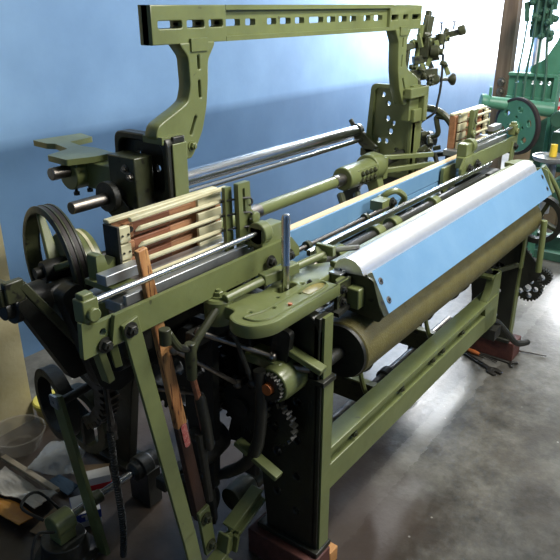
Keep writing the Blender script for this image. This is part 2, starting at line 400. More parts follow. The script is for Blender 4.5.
# side frames
fr_out = rnd([(.82, .1), (1.0, .1), (1.03, .4), (1.12, .58), (1.28, .66), (1.46, .62), (1.6, .46), (1.68, 0), (1.86, 0), (1.84, .6), (1.74, .86), (1.6, .93), (1.3, .93), (.84, .9), (.82, .86)],
             [0, 0, .1, .1, .1, .1, .1, 0, 0, .1, .1, .05, .05, .03, 0], 4)
fh = [circ((.89, .23+.13*i), .012, 8) for i in range(5)]+[circ((.96, .27+.15*i), .014, 8) for i in range(3)]+[slot(.905, .935, .48, .55), circ((1.2, .78), .06, 14), circ((1.66, .72), .05, 14)]
for X, s in ((LX0, 1), (LX1, -1)):
    mb = MB().plate(fr_out, 'YZ', X, .04, fh, .004)
    mb.bx(X-.02, X+.034, .812, .83, .1, .7); mb.bx(X-.02, X+.03, .82, .838, .7, .9)
    mb.bx(X-.025, X+.04, .80, .85, .70, .716)
    mb.bx(X-.035, X+.045, .80, 1.03, .1, .118); mb.bx(X-.05, X+.06, 1.64, 1.92, 0, .025)
    fo = part('side_frame', mb, 'frame', .003)
    # front edge flange painted bright
    part('front_flange', MB().bx(X-.012, X+.036, .806, .813, .118, .7).bx(X-.008, X+.032, .812, .8215, .716, .9), 'olive', 0, fo)
    # upper frame tower
    y0, y1 = (1.35, 1.575) if s > 0 else (1.37, 1.6)
    tx0, tx1 = (1.262, 1.375) if s > 0 else (2.80, 2.96)
    z1 = 1.305 if s > 0 else 1.30
    tw = MB()
    zb = 1.11 if s > 0 else .86
    prof = rnd([(y0, zb), (y1+.03 if s < 0 else y1+.01, zb), (y1, z1), (y0, z1)], [.02, .02, .03, .03], 4)
    inner = rnd([(y0+.02, zb+.03), (y1-.01, zb+.03), (y1-.02, z1-.02), (y0+.02, z1-.02)], .03, 4)
    holes = [circ((y1-.06, z1-.05), .011, 10), circ((y1-.09, z1-.09), .011, 10), circ((y1-.09, z1-.16), .013, 10), circ((y1-.125, z1-.18), .011, 10),
             circ((y1-.11, z1-.22), .013, 10), circ((y1-.05, z1-.27), .012, 10), circ((y1-.09, z1-.27), .012, 10), circ((y1-.15, z1-.31), .014, 10)] if s < 0 else [circ((y1-.075, z1-.065), .01, 10), circ((y0+.07, z1-.1), .012, 10)]
    if s > 0:
        tw.plate(prof, 'YZ', 1.276, .028, [inner], .004); tw.plate(prof, 'YZ', 1.296, .014, holes)
        tw.bx(1.29, 1.335, y0, y0+.03, 1.112, z1-.002); tw.bx(1.28, 1.33, 1.40, 1.52, .86, 1.14)
        tw.plate(rnd([(1.29, .93), (1.37, .93), (1.345, 1.1), (1.29, 1.12)], .01), 'XZ', 1.42, .03)
    else:
        tw.plate(prof, 'YZ', 2.88, .02, holes, .003)
        tw.plate(prof, 'YZ', 2.87, .03, [inner], .003)
        tw.bx(2.80, 2.9, y0-.005, y0+.03, 1.15, z1-.002); tw.bx(2.86, 2.96, y0, y0+.03, .86, 1.15)
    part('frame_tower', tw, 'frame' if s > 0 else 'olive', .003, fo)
    if s > 0:
        part('tower_front_face', MB().bx(1.28, 1.336, y0-.006, y0-.0005, 1.125, z1-.02), 'olive', .002, fo)

# arch: slotted beam on two curved arms
bx0, bx1, bz0, bz1 = 1.266, 2.888, 1.547, 1.648
sl = [(1.29, 1.38), (1.4, 1.47), (1.49, 1.55), (1.575, 1.645), (1.67, 1.72), (1.78, 1.83), (1.85, 1.91), (1.935, 1.99), (2.02, 2.11), (2.135, 2.19), (2.215, 2.27), (2.295, 2.34), (2.40, 2.45), (2.48, 2.55), (2.605, 2.665), (2.71, 2.755), (2.795, 2.875)]
ab = MB()
ab.plate([(bx0, bz0), (bx1, bz0), (bx1, bz1), (bx0, bz1)], 'XZ', 1.405, .022, [slot(a, b, 1.588, 1.608, .006) for a, b in sl])
for a, b, h in ((bx0, 1.565, [s for s in sl if s[1] < 1.56]), (2.59, bx1, [s for s in sl if s[0] > 2.59])):
    ab.plate([(a, bz0), (b, bz0), (b, bz1), (a, bz1)], 'XZ', 1.405, .05, [slot(p, q, 1.588, 1.608, .006) for p, q in h], .003)
ab.bx(1.565, 2.59, 1.38, 1.43, bz1-.014, bz1); ab.bx(1.565, 2.59, 1.38, 1.43, bz0, bz0+.014)
arch = part('arch_beam', ab, 'olive', .002)
def arm(mir):
    fx = (lambda p: (2*2.0775-p[0], p[1])) if mir else (lambda p: p)
    o = [(1.36, 1.55), (1.395, 1.51), (1.398, 1.43), (1.385, 1.39), (1.35, 1.372), (1.30, 1.352), (1.262, 1.335), (1.25, 1.305), (1.262, 1.29),
         (1.30, 1.29), (1.30, 1.262), (1.36, 1.225), (1.388, 1.222), (1.41, 1.25), (1.442, 1.30), (1.464, 1.37), (1.474, 1.44), (1.478, 1.50), (1.505, 1.535), (1.51, 1.55)]
    hs = [obslot((1.436, 1.475), (1.436, 1.515), .009), obslot((1.436, 1.395), (1.435, 1.445), .009), obslot((1.415, 1.345), (1.388, 1.293), .010)]
    o = rnd([fx(p) for p in o], .012, 3); hs = [[fx(p) for p in h] for h in hs]
    mb = MB().plate(o, 'XZ', 1.402, .05, hs, .004)
    lx = sorted((fx((1.256, 0))[0], fx((1.335, 0))[0])); mb.bx(lx[0], lx[1], 1.36, 1.44, 1.285, 1.305)
    cx = sorted((fx((1.405, 0))[0], fx((1.475, 0))[0])); mb.bx(cx[0], cx[1], 1.372, 1.385, 1.525, 1.56)
    a = part('arch_arm', mb, 'olive', .002)
    p = fx((1.40, 1.25)); bolt((p[0]-(.01 if not mir else -.01), 1.377, p[1]+.01), (0, -1, 0), .011, a, 'olive')
    p = fx((1.30, 1.0)); bolt((p[0], 1.40, 1.305), (0, 0, 1), .011, a)
    return a
arm(False); arm(True)
# right front foot plate that clasps the arm
part('arm_clamp', MB().bx(2.75, 2.93, 1.335, 1.372, 1.255, 1.30).bx(2.895, 2.935, 1.335, 1.40, 1.14, 1.30).bx(2.82, 2.9, 1.345, 1.365, 1.14, 1.2), 'olive', .004)

# left overhang: block, H shaped bearing bracket, stub shafts
hb = MB().bx(1.195, 1.265, 1.415, 1.53, 1.10, 1.25)
hbo = part('bracket_block', hb, 'olive_d', .004)
for q in ((1.195, 1.455, 1.215), (1.195, 1.435, 1.195)): bolt(q, (-1, 0, 0), .009, hbo, 'worn')
h = MB().plate(rnd([(1.125, 1.63), (1.205, 1.60), (1.275, 1.60), (1.29, 1.70), (1.28, 1.76), (1.30, 1.85), (1.40, 1.86), (1.42, 1.95), (1.24, 1.97), (1.235, 1.885), (1.25, 1.86), (1.225, 1.76), (1.13, 1.73)], .006), 'XY', 1.222, .018)
h.lathe((1.16, 1.68, 1.17), (1, 0, 0), [(0, .045), (.13, .045)], 20); h.bx(1.165, 1.25, 1.64, 1.72, 1.17, 1.214)
h.lathe((1.225, 1.62, 1.17), (1, 0, 0), [(0, .03), (.06, .03)], 16); h.bx(1.2, 1.262, 1.52, 1.64, 1.13, 1.21)
hbk = part('bearing_bracket', h, 'olive', .003)
part('stub_shaft', MB().cyl((1.10, 1.68, 1.185), (1.18, 1.68, 1.185), .019), 'worn', .003, hbk)
for x in (1.175, 1.225, 1.275):
    part('set_screw', MB().cyl((x, 1.67, 1.115), (x, 1.67, 1.15), .005, seg=8).cyl((x, 1.67, 1.108), (x, 1.67, 1.118), .01, seg=6), 'iron', 0, hbk)
st = part('stub_shaft', MB().cyl((1.03, 1.5, 1.13), (1.27, 1.5, 1.13), .0175), 'worn', .002)
part('shaft_flange', MB().lathe((1.15, 1.5, 1.135), (1, 0, 0), [(0, .045), (.022, .045), (.022, .03), (.06, .03)], 18).beam((1.175, 1.5, 1.12), (1.22, 1.42, 1.0), .025, .06), 'iron', .002, st)
part('bearing_ring', MB().lathe((1.20, 1.40, 1.03), (1, 0, 0), [(0, .055), (.05, .055), (.05, .035), (0, .035)], 20, True), 'iron')

# back rest roller at the rear
wr = part('back_roller', MB().cyl((1.30, 1.66, 1.068), (2.84, 1.66, 1.068), .03, seg=28), 'steel')
part('tie_bar', MB().cyl((1.30, 1.625, 1.03), (2.86, 1.625, 1.03), .011), 'steel')
for s in (1.315, 2.84):
    b = MB().beam((s, 1.66, 1.06), (s, 1.56, .98), .02, .06).lathe((s-.015, 1.66, 1.068), (1, 0, 0), [(0, .036), (.03, .036)], 18)
    b.beam((s, 1.67, 1.08), (s, 1.70, 1.12), .015, .02)
    b.bx(s-.01, s+.04, 1.54, 1.63, .95, .99)
    part('roller_bracket', b, 'olive_d', .003)

# breast beam, silver roll cover, blue apron
part('breast_beam', MB().bx(1.46, 3.02, .845, .95, .90, .935).bx(1.47, 3.02, .908, .93, .955, .972).bx(1.42, 3.0, .80, .84, .87, .93), 'olive', .004)
prof = [(.805, .948), (.809, .967), (.818, .983), (.833, .995), (.85, 1.001), (.868, 1.0), (.885, .992), (.897, .979), (.903, .962), (.902, .945)]
part('breast_roll', MB().plate(prof, 'YZ', (1.452+2.99)/2, 2.99-1.452), 'silver', ang=50)
ap = MB().add([(x, y, z) for x in (1.475, 3.04) for (y, z) in ((.802, .962), (.738, .853), (.742, .851), (.806, .960))], [(0, 1, 5, 4), (3, 7, 6, 2), (0, 4, 7, 3), (1, 2, 6, 5), (0, 3, 2, 1), (4, 5, 6, 7)])
apo = part('apron_board', ap, 'blue')
nd = V((0, -.864, .504))
for x, t in ((1.512, .28), (1.512, .74), (3.01, .28), (3.01, .74)):
    p = V((x, .802+(.738-.802)*t, .962+(.853-.962)*t)); 
    part('screw', MB().lathe(p, nd, [(0, .0105), (.0015, .0105), (.002, .008)], 16), 'worn', 0, apo)
    part('screw_head', MB().lathe(p+nd*.0015, nd, [(0, .005), (.0025, .0045)], 6), 'iron', 0, apo)
for X in (1.455, 3.05):
    b = MB().plate(rnd([(.895, .955), (.80, .962), (.775, .955), (.74, .85), (.75, .835), (.895, .85)], .008), 'YZ', X, .008)
    b.beam((X+.012, .80, .966), (X+.012, .738, .853), .03, .008, (0, -.86, .5))
    part('apron_bracket', b, 'olive_d' if X < 2 else 'olive', .002)
b = MB().bx(1.375, 1.445, .84, .852, .865, .955)
sb = part('slotted_bracket', b, 'olive_d', .002)
for x, z in ((1.40, .93), (1.40, .895)): bolt((x, .84, z), (0, -1, 0), .009, sb)
part('bracket_arm', MB().beam((1.36, .835, .87), (1.445, .835, .88), .02, .012), 'iron')

# front table (cast platform) left, and its slide box
tab = rnd([(1.385, .836), (1.395, .858), (1.50, .862), (1.52, .94), (1.45, .985), (1.30, .99), (1.2, .975), (1.15, 1.04), (1.08, 1.04), (1.085, .99), (1.085, .955), (1.05, .95), (1.03, .915), (1.035, .87), (1.085, .836)],
          [.01, .01, .01, .02, .02, .02, .02, .03, .03, .02, .02, .015, .03, .03, .05], 4)
tb = MB().plate(tab, 'XY', .937, .036, [circ((1.10+.055*i, .92-.03*(i % 2)), .0045, 8) for i in range(5)]+[slot(1.235, 1.31, .928, .955, .01), slot(1.375, 1.425, .842, .895, .004)], .005)
table = part('front_table', tb, 'olive')
rim = rnd([(1.045, .885), (1.07, .862), (1.34, .848), (1.375, .862), (1.375, .885), (1.34, .9), (1.1, .885+.012)], .012, 4)
rim = rnd([(1.06, .915), (1.065, .875), (1.10, .856), (1.33, .852), (1.36, .865), (1.36, .885), (1.33, .9), (1.12, .895)], .015, 4)
part('raised_rim', MB().tube([(x, y, .956) for x, y in rim], .0035, 6, True), 'olive', 0, table)
part('rust_pool', MB().plate(rnd([(1.27, .862), (1.33, .859), (1.355, .87), (1.35, .884), (1.32, .893), (1.27, .888)], .01), 'XY', .9556, .002), mat('oil_patch', (150, 140, 90), .15, c2=(112, 104, 50), scale=40, amt=1), 0, table)
part('slide_cover', MB().bx(1.42, 1.482, .862, .90, .956, .961), 'greyplate', .001, table, 'grey cover plate')
bolt((1.452, .88, .961), (0, 0, 1), .003, table)
part('slide_pocket', MB().bx(1.37, 1.43, .838, .9, .9195, .926), 'iron', 0, table)
part('rusty_screw', MB().cyl((1.19, .865, .95), (1.19, .865, .960), .006, seg=10), 'handle', 0, table)
part('table_boss', MB().lathe((1.10, 1.025, .90), (0, 0, 1), [(0, .038), (.062, .038), (.068, .033)], 20), 'olive', 0, table)
bolt((1.10, 1.025, .968), (0, 0, 1), .013, table, 'olive')
for p in ((1.335, .905, .956), (1.30, .965, .956)): bolt(p, (0, 0, 1), .006, table)
# starting rod, handle
sr = part('starting_rod', MB().cyl((1.09, .995, .972), (1.25, .975, .985), .012).beam((1.22, .98, .984), (1.34, .955, .99), .03, .03).cyl((1.33, .955, .99), (1.47, .93, 1.0), .011), 'olive', .003)
part('rod_fork', MB().beam((1.43, .93, .985), (1.455, .955, 1.01), .03, .02).beam((1.455, .905, 1.01), (1.455, .965, 1.01), .018, .03), 'olive', .003, sr)
part('rod_pin', MB().cyl((1.45, .925, 1.01), (1.56, .89, .995), .008), 'olive_d', 0, sr)
hd = part('starting_handle', MB().cyl((1.272, .94, .93), (1.272, .94, 1.02), .0105).lathe((1.272, .94, 1.02), (0, 0, 1), [(0, .0125), (.002, .0115), (.128, .0115), (.137, .009), (.140, .003)], 20), 'steel')

# cloth roller + brackets
cr = part('cloth_roller', MB().lathe((1.40, .835, .742), (1, 0, 0), [(0, .082), (.004, .086), (1.58, .086), (1.584, .082)], 40), 'roller')
part('roller_journal', MB().cyl((1.29, .835, .742), (1.41, .835, .742), .018).lathe((1.39, .835, .742), (1, 0, 0), [(0, .08), (.0095, .082)], 36), 'iron', 0, cr)
# frayed cloth edge wrapped on the roller
fr = MB(); pts = []
for i in range(33):
    t = i/32; a = math.radians(60+random.uniform(-5, 5))
    pts.append((1.66+1.31*t, a))
vs = []
for (x, a) in pts:
    for k in range(6):
        aa = math.radians(130)*(1-k/5)+a*(k/5)
        vs.append((x, .835-.0885*math.sin(PI/2-aa+PI/2-PI/2) if False else .835+.0885*math.cos(PI-aa+.35), .742+.0885*math.sin(PI-aa+.35)))
fs = [(i*6+k, i*6+k+1, (i+1)*6+k+1, (i+1)*6+k) for i in range(32) for k in range(5)]
fr.add(vs, fs)
part('cloth_remnant', fr, 'roller', 0, cr)
# journal bracket from the front leg (sloping cap bar)
part('roller_arm', MB().beam((1.235, .91, .80), (1.245, .795, .762), .034, .018), 'olive', .003)

# front stretcher rail: L profile with a raised lug
rl = MB().bx(1.31, 2.70, .812, .878, .436, .458).bx(1.31, 2.70, .836, .85, .31, .44)
rl.bx(1.31, 2.70, .816, .838, .30, .392)
rl.plate(rnd([(2.56, .452), (2.62, .50), (2.63, .56), (2.72, .56), (2.74, .30), (2.6, .30)], [.03, .05, .02, .01, .01, .01]), 'XZ', .832, .032)
rl.bx(2.62, 2.725, .82, .90, .545, .56)
rail = part('front_stretcher', rl, 'olive', .003)
for x in (1.48, 1.80, 2.05, 2.14, 2.33): 
    bolt((x, .834, .414), (0, -1, 0), .012, rail, 'olive_d', .012)
bolt((2.67, .86, .56), (0, 0, 1), .014, rail)
part('rear_stretcher', MB().bx(1.3, 2.88, 1.74, 1.80, .40, .50), 'olive_d', .004)
part('cross_stretcher', MB().bx(1.3, 2.88, 1.3, 1.34, .66, .72), 'iron', .004)

# treadle levers and low shafts
for x in (1.84, 2.36):
    t = MB().bx(x, x+.028, .876, 1.45, .325, .345).bx(x+.01, x+.02, .876, 1.45, .25, .33)
    t.plate(rnd([(.88, .33), (1.1, .33), (1.0, .22), (.9, .22)], .02), 'YZ', x+.014, .012)
    part('treadle', t, 'olive_d', .002)
    part('treadle_top', MB().bx(x-.002, x+.03, .878, 1.1, .3455, .352), 'olive', 0)
    part('treadle_hook', MB().tube(cat([(x-.12, .96, .52), (x-.115, .95, .47), (x-.11, .93, .40), (x-.09, .91, .36)], 5), .009, 8).bx(x-.13, x-.1, .95, .97, .49, .56), 'olive')
ls = part('lower_shaft', MB().cyl((1.30, 1.10, .16), (2.9, 1.10, .16), .02), 'worn')
for x in (1.7, 2.2, 2.5):
    part('shaft_collar', MB().lathe((x, 1.10, .16), (1, 0, 0), [(0, .034), (.05, .034)], 16), 'iron', .002, ls)
part('rocking_shaft', MB().cyl((1.29, 1.36, .42), (2.9, 1.36, .42), .024), 'iron')
for x in (1.62, 2.0, 2.42, 2.62):
    part('tappet_cam', MB().plate(rnd(circ((1.36+.02, .43), .075, 10), .02), 'YZ', x, .03), 'iron', .003)
for x in (1.78, 2.28, 2.55, 2.66):
    part('cam_lever', MB().tube(cat([(x, .95, .62), (x, .94, .52), (x+.01, .97, .45), (x+.02, 1.08, .40), (x+.02, 1.2, .42)], 5), .015, 8).lathe((x-.02, .95, .62), (1, 0, 0), [(0, .026), (.04, .026)], 14), 'olive_d')
# floor-level bar running front to back
part('floor_lever', MB().beam((1.15, 1.02, .495), (1.15, .87, .441), .032, .016), 'olive', .002)

# crank shaft
cs = part('crank_shaft', MB().cyl((1.22, 1.42, .962), (2.32, 1.42, .962), .024), 'olive')
part('shaft_sleeve', MB().cyl((1.70, 1.42, .962), (1.755, 1.42, .962), .0255), 'worn', 0, cs)
part('shaft_sleeve', MB().cyl((2.26, 1.42, .962), (2.33, 1.42, .962), .0265), 'worn', 0, cs)
cp = MB().lathe((2.325, 1.42, .962), (1, 0, 0), [(0, .05), (.02, .052), (.22, .052), (.23, .046)], 24).bx(2.38, 2.62, 1.375, 1.40, .95, .995)
cp.lathe((2.55, 1.43, .965), (1, 0, 0), [(0, .062), (.06, .066), (.11, .05)], 24)
cp.beam((2.6, 1.43, .95), (2.6, 1.40, .86), .05, .06)
cpo = part('coupling', cp, 'olive', .004)
for x in (2.41, 2.445, 2.48, 2.515):
    for z in (.945, .975): bolt((x, 1.37, z), (0, -1, 0), .009, cpo, 'olive_d')
part('crank_loop', MB().tube(cat([(2.30, 1.41, .90), (2.26, 1.36, .86), (2.28, 1.33, .82), (2.36, 1.35, .83), (2.42, 1.40, .88)], 6), .017, 10), 'olive_d', 0, cpo)
b = MB().beam((2.66, 1.45, .99), (2.92, 1.28, .985), .02, .022).beam((2.66, 1.43, .93), (2.92, 1.27, .94), .02, .025).bx(2.64, 2.68, 1.39, 1.46, .90, 1.0)
part('cross_bracket', b, 'olive', .003)

# sley: race plank on blue board
sy = part('sley', MB().bx(1.42, 3.02, 1.137, 1.165, .872, .985).bx(1.42, 3.02, 1.13, 1.138, .93, .996).bx(1.42, 3.0, 1.131, 1.138, .873, .926), 'blue', .0015)
part('race_board', MB().bx(1.42, 3.02, 1.138, 1.168, .985, .9975), 'plank', .001, sy)
for x in (2.52, 2.60): part('dowel', MB().cyl((x, 1.128, .905), (x, 1.131, .905), .005, seg=10), 'iron', 0, sy)
for x in (1.47, 2.72):
    part('sley_sword', MB().beam((x, 1.19, .90), (x+.02, 1.2, .12), .045, .05), 'iron', .003, sy)
part('sley_hanger', MB().plate(rnd([(2.66, .99), (2.80, .99), (2.80, .82), (2.76, .78), (2.7, .85), (2.66, .9)], .01), 'XZ', 1.115, .014), 'olive', .002)
part('sley_hanger', MB().plate(rnd([(2.08, .995), (2.12, .995), (2.12, .93), (2.2, .93), (2.2, .88), (2.08, .88)], .008), 'XZ', 1.11, .014), 'olive', .002)
# rods and bars in front of the sley
rr = part('protector_rod', MB().cyl((1.43, 1.055, .970), (2.10, 1.055, .970), .007), 'worn')
for x in (1.44, 1.53, 1.88, 2.06):
    part('rod_collar', MB().lathe((x, 1.055, .970), (1, 0, 0), [(0, .016), (.018, .016), (.02, .012)], 16).beam((x+.01, 1.06, .972), (x+.01, 1.10, .94), .014, .014), 'olive_d', .002, rr)
ub = part('rod_bracket', MB().tube(cat([(2.10, 1.11, .96), (2.09, 1.09, 1.0), (2.12, 1.06, 1.015), (2.16, 1.045, .985), (2.165, 1.06, .95)], 6), .012, 10).bx(2.0, 2.07, 1.05, 1.10, .965, 1.0), 'olive')
bolt((2.07, 1.05, .985), (0, -1, 0), .013, ub)
part('temple_bar', MB().beam((1.465, 1.0, .980), (2.93, 1.0, .980), .016, .018), 'steel', .002, None, 'bright square bar')
ds = part('weft_shaft', MB().cyl((1.52, 1.0, .93), (2.85, 1.0, .93), .017), 'iron')
for x in (1.60, 1.85, 1.97, 2.3):
    part('shaft_collar', MB().lathe((x, 1.0, .93), (1, 0, 0), [(0, .03), (.045, .03)], 18).bx(x+.01, x+.035, .975, 1.03, .89, .915), 'olive', .003, ds)
for i in range(6):
    x = 1.95+.13*i; part('weft_feeler', MB().beam((x, 1.02, .92), (x+.04, 1.09, .87), .018, .03).sphere((x+.02, 1.045, .905), .022, 10), 'iron' if i % 2 else 'olive_d')
b = MB().bx(1.47, 1.70, .965, 1.04, .86, .90).beam((1.48, 1.02, .92), (1.60, 1.0, .945), .02, .012)
part('feeler_bracket', b, 'worn', .003)

# shuttle boxes (left; mirrored to the right)
def mirrored(mb, mir, c=2.145): return mb.mirror(c) if mir else mb
def shuttle_box(mir):
    P = lambda mb: mirrored(mb, mir)
    bo = part('shuttle_box', P(MB().bx(.86, 1.36, 1.11, 1.235, .985, 1.012)), 'greyplate', .002)
    part('back_panel', P(MB().bx(.945, 1.295, 1.222, 1.234, 1.012, 1.165)), 'tanwood', .001, bo)
    for k, (x0, x1, m_) in enumerate(((.974, .998, 'tanwood'), (1.0, 1.125, 'redwood'), (1.127, 1.21, 'tanwood'))):
        for i in range(3):
            z = 1.03+.044*i
            part('box_lining', P(MB().bx(x0, x1, 1.205+.004*k, 1.223, z, z+.037)), m_, .002, bo)
    part('lining_hole', P(MB().cyl((.985, 1.2, 1.142), (.985, 1.207, 1.142), .008, seg=12)), 'iron', 0, bo)
    part('top_bar', P(MB().bx(.932, 1.32, 1.215, 1.237, 1.165, 1.175)), 'cream', .003, bo)
    part('top_strip', P(MB().beam((.975, 1.19, 1.170), (1.32, 1.185, 1.178), .012, .012)), 'cream', .003, bo)
    for i in range(4):
        z = 1.152-.0415*i; x0 = (.985, .99, 1.005, 1.01)[i]
        a = MB().tube([(x0-.012, 1.168, z-.004), (x0, 1.165, z), (1.29, 1.158, z+.003)], [.002, .007, .006], 8)
        part('front_strip', P(a), 'cream', 0, bo)
        part('strip_plate', P(MB().bx(1.212, 1.305, 1.19, 1.2, z-.018, z+.016)), 'cream', .002, bo)
        part('wire_hook', P(MB().tube(cat([(1.26, 1.15, z+.005), (1.30, 1.12, z+.01), (1.33, 1.105, z+.008), (1.332, 1.10, z-.006), (1.32, 1.10, z-.010)], 4), .003, 6)), 'iron', 0, bo)
    part('end_cap', P(MB().bx(1.2955, 1.318, 1.205, 1.236, 1.012, 1.165)), 'tanwood', .002, bo)
    for i in range(3):
        eo = part('end_block', P(MB().bx(.938, .972, 1.186, 1.2, 1.03+.044*i, 1.071+.044*i)), 'cream', .003, bo)
        for x in (.946, .964): part('rivet', P(MB().cyl((x, 1.183, 1.05+.044*i), (x, 1.187, 1.05+.044*i), .0028, seg=8)), 'iron', 0, eo)
    part('end_plate', P(MB().bx(.93, .937, 1.183, 1.236, 1.03, 1.164)), 'iron', .001, bo)
    part('end_bracket', P(MB().bx(.86, .928, 1.13, 1.235, 1.03, 1.045).plate(rnd([(.872, 1.04), (.928, 1.04), (.928, 1.09), (.905, 1.07), (.895, 1.105), (.872, 1.105)], .006), 'XZ', 1.215, .035)), 'olive', .002, bo)
    part('box_sill', P(MB().bx(.85, .965, 1.14, 1.175, 1.05, 1.076)), 'greyplate', .002, bo)
    part('box_sill', P(MB().bx(1.01, 1.30, 1.165, 1.2, 1.018, 1.034)), 'greyplate', .002, bo)
    part('swell_bar', P(MB().bx(.87, 1.31, 1.10, 1.112, 1.005, 1.03)), 'greyplate', .002, bo)
    g = MB().plate(rnd([(1.295, .98), (1.35, .98), (1.345, 1.08), (1.338, 1.205), (1.288, 1.205)], .004), 'XZ', 1.12, .016, [obslot((1.313, 1.12), (1.311, 1.19), .010)])
    g.plate(rnd([(1.268, .98), (1.297, .98), (1.292, 1.195), (1.265, 1.195)], .004), 'XZ', 1.145, .012)
    g.bx(1.27, 1.34, 1.11, 1.155, .98, 1.0)
    g.lathe((1.345, 1.11, 1.10), (0, -1, 0), [(0, .018), (.014, .018), (.016, .013)], 16)
    part('slotted_post', P(g), 'olive', .002, bo)
    # rod & clamps
    P = lambda mb: mirrored(mb, mir, 2.06)
    r = part('box_rod', P(MB().cyl((.72, 1.06, 1.074), (1.31, 1.06, 1.074), .0075, seg=14)), 'steel')
    part('rod_block', P(MB().bx(.715, .755, 1.045, 1.08, 1.035, 1.088).bx(.72, .748, 1.05, 1.075, 1.085, 1.10).lathe((.735, 1.045, 1.055), (0, -1, 0), [(0, .016), (.012, .016)], 14)), 'olive', .003, r)
    part('rod_block', P(MB().bx(1.30, 1.395, 1.04, 1.085, 1.03, 1.09).lathe((1.30, 1.06, 1.072), (1, 0, 0), [(0, .032), (.035, .032)], 18).bx(1.31, 1.41, 1.035, 1.08, .985, 1.035)), 'olive', .003, r)
    # guard plate and its leg
    g = MB().plate(rnd([(.765, .97), (.78, 1.038), (1.42, 1.038), (1.46, .995), (1.46, .97)], .004), 'XZ', 1.035, .012)
    go = part('guard_bar', P(g), 'olive', .002)
    part('guard_bar_end', P(MB().plate(rnd([(.70, .96), (.80, .96), (.80, 1.03), (.73, 1.03), (.705, 1.045)], .004), 'XZ', 1.05, .014, [circ((.755, 1.005), .009, 10)])), 'olive', .002, go)
    lg = MB().beam((.812, 1.024, 1.015), (.94, 1.024, .30), .045, .01, (0, 1, 0)).beam((.94, 1.024, .305), (.985, 1.024, .004), .045, .01, (0, 1, 0))
    part('guard_leg', P(lg), 'olive', .0015, go)
    for x, z in ((.81, .995), (.755, .975), (1.31, .998), (1.395, .992)):
        xx = x if not mir else 2*2.06-x
        bolt((xx, 1.02 if x > .8 else 1.04, z), (0, -1, 0), .0125, go)
shuttle_box(False); shuttle_box(True)

# picking stick: flaked varnish wood, dark lower half
tp = V((.918, 1.092, 1.135)); bt = V((1.05, 1.085, .255)); md = tp.lerp(bt, .60)
ps = part('picking_stick', MB().beam(tp, md, .03, .016, (0, 1, 0), .036, .02), 'stickwood', .003)
part('stick_lower', MB().beam(md, bt, .036, .02, (0, 1, 0), .042, .024), 'sticklow', .003, ps)
q = tp.lerp(bt, .635); d = (bt-tp).normalized()
part('sticker', MB().plate(rnd([(-.009, -.04), (.011, -.04), (.011, .04), (-.009, .04)], .009), lambda x, y, z: V((q.x, q.y-.0125, q.z))+V((1, 0, .16)).normalized()*x-d*y+V((0, z, 0)), 0, .0012), 'sticker', 0, ps)
part('stick_shoe', MB().beam(tp.lerp(bt, .955)+V((0, -.016, 0)), V((1.065, 1.068, .12)), .045, .012, (0, 1, 0)), 'olive', .002, ps)
for z, x in ((.262, 1.048), (.15, 1.062)): bolt((x, 1.062, z), (0, -1, 0), .013, ps, 'olive_d')
pa = MB()
for a_, b_ in (((1.27, 1.04, .215), (1.125, 1.04, .165)), ((1.125, 1.04, .165), (1.105, 1.04, .095)), ((1.105, 1.04, .095), (.92, 1.04, .045))):
    pa.beam(a_, b_, .012, .05, (0, 0, 1))
    for o_ in (-1, 1):
        n_2 = (V(b_)-V(a_)).normalized().cross(V((0, 1, 0)))*.024*o_
        pa.beam(V(a_)+n_2, V(b_)+n_2, .044, .010, n_2)
part('picking_arm', pa, 'olive', .002)
part('picking_hub', MB().lathe((1.20, 1.10, .2), (1, 0, 0), [(0, .04), (.08, .042), (.1, .03)], 20).lathe((1.30, 1.10, .2), (1, 0, 0), [(0, .03), (.06, .03)], 16), 'olive_d', .002)
part('picking_cam', MB().lathe((1.13, 1.2, .2), (1, .15, 0), [(0, .075), (.03, .08), (.055, .07), (.055, .03)], 22), 'iron', .002)

# flywheel pulley and brake drum on the crank shaft
def ring(c, prof, seg=48, ax=(1, 0, 0)): return MB().lathe(c, ax, prof, seg, True)
FX, FY, FZ = .94, 1.47, .987
FA = V((.978, -.208, 0)); FC = V((FX, FY, FZ))
def on_axis(t): return FC+FA*t
FU = V((.208, .978, 0)); FV = V((0, 0, 1))
PR = .176
fw = part('drive_pulley', ring(on_axis(-.022), [(0, PR-.018), (0, PR-.003), (.002, PR), (.006, PR), (.009, PR-.007), (.016, PR-.007), (.019, PR), (.024, PR), (.027, PR-.007), (.034, PR-.007), (.037, PR), (.042, PR), (.044, PR-.003), (.044, PR-.018), (.04, PR-.014), (.004, PR-.014)], 56, FA), 'olive_d')
for t in (.0075, .0255): part('belt_groove', ring(on_axis(-.022+t), [(0, PR-.006), (0, PR-.002), (.010, PR-.002), (.010, PR-.006)], 56, FA), 'rubber', 0, fw)
for k in range(4):
    a = PI/4+k*PI/2+.35; dv = FU*math.cos(a)+FV*math.sin(a)
    part('spoke', MB().beam(FC+dv*.02, FC+dv*(PR-.02), .02, .036, FA, .014, .018), 'olive', .004, fw)
part('hub', MB().lathe(on_axis(-.04), FA, [(0, .02), (.0, .028), (.02, .032), (.06, .032), (.07, .026)], 24), 'iron', .002, fw)
part('axle', MB().cyl(on_axis(-.06), on_axis(.33), .016), 'iron', 0, fw)
DC = V((1.0, 1.468, .962))
dr = part('brake_drum', MB().lathe(DC-FA*.03, FA, [(0, .03), (0, .11), (.004, .114), (.066, .114), (.07, .11), (.07, .03)], 44), 'olive')
for t in (-.012, .015): part('drum_gloss_stripe', ring(DC+FA*t, [(0, .112), (0, .1155), (.009, .1155), (.009, .112)], 44, FA), 'cream', 0, dr)  # stripes of gloss reflected on the drum, put in as cream rings
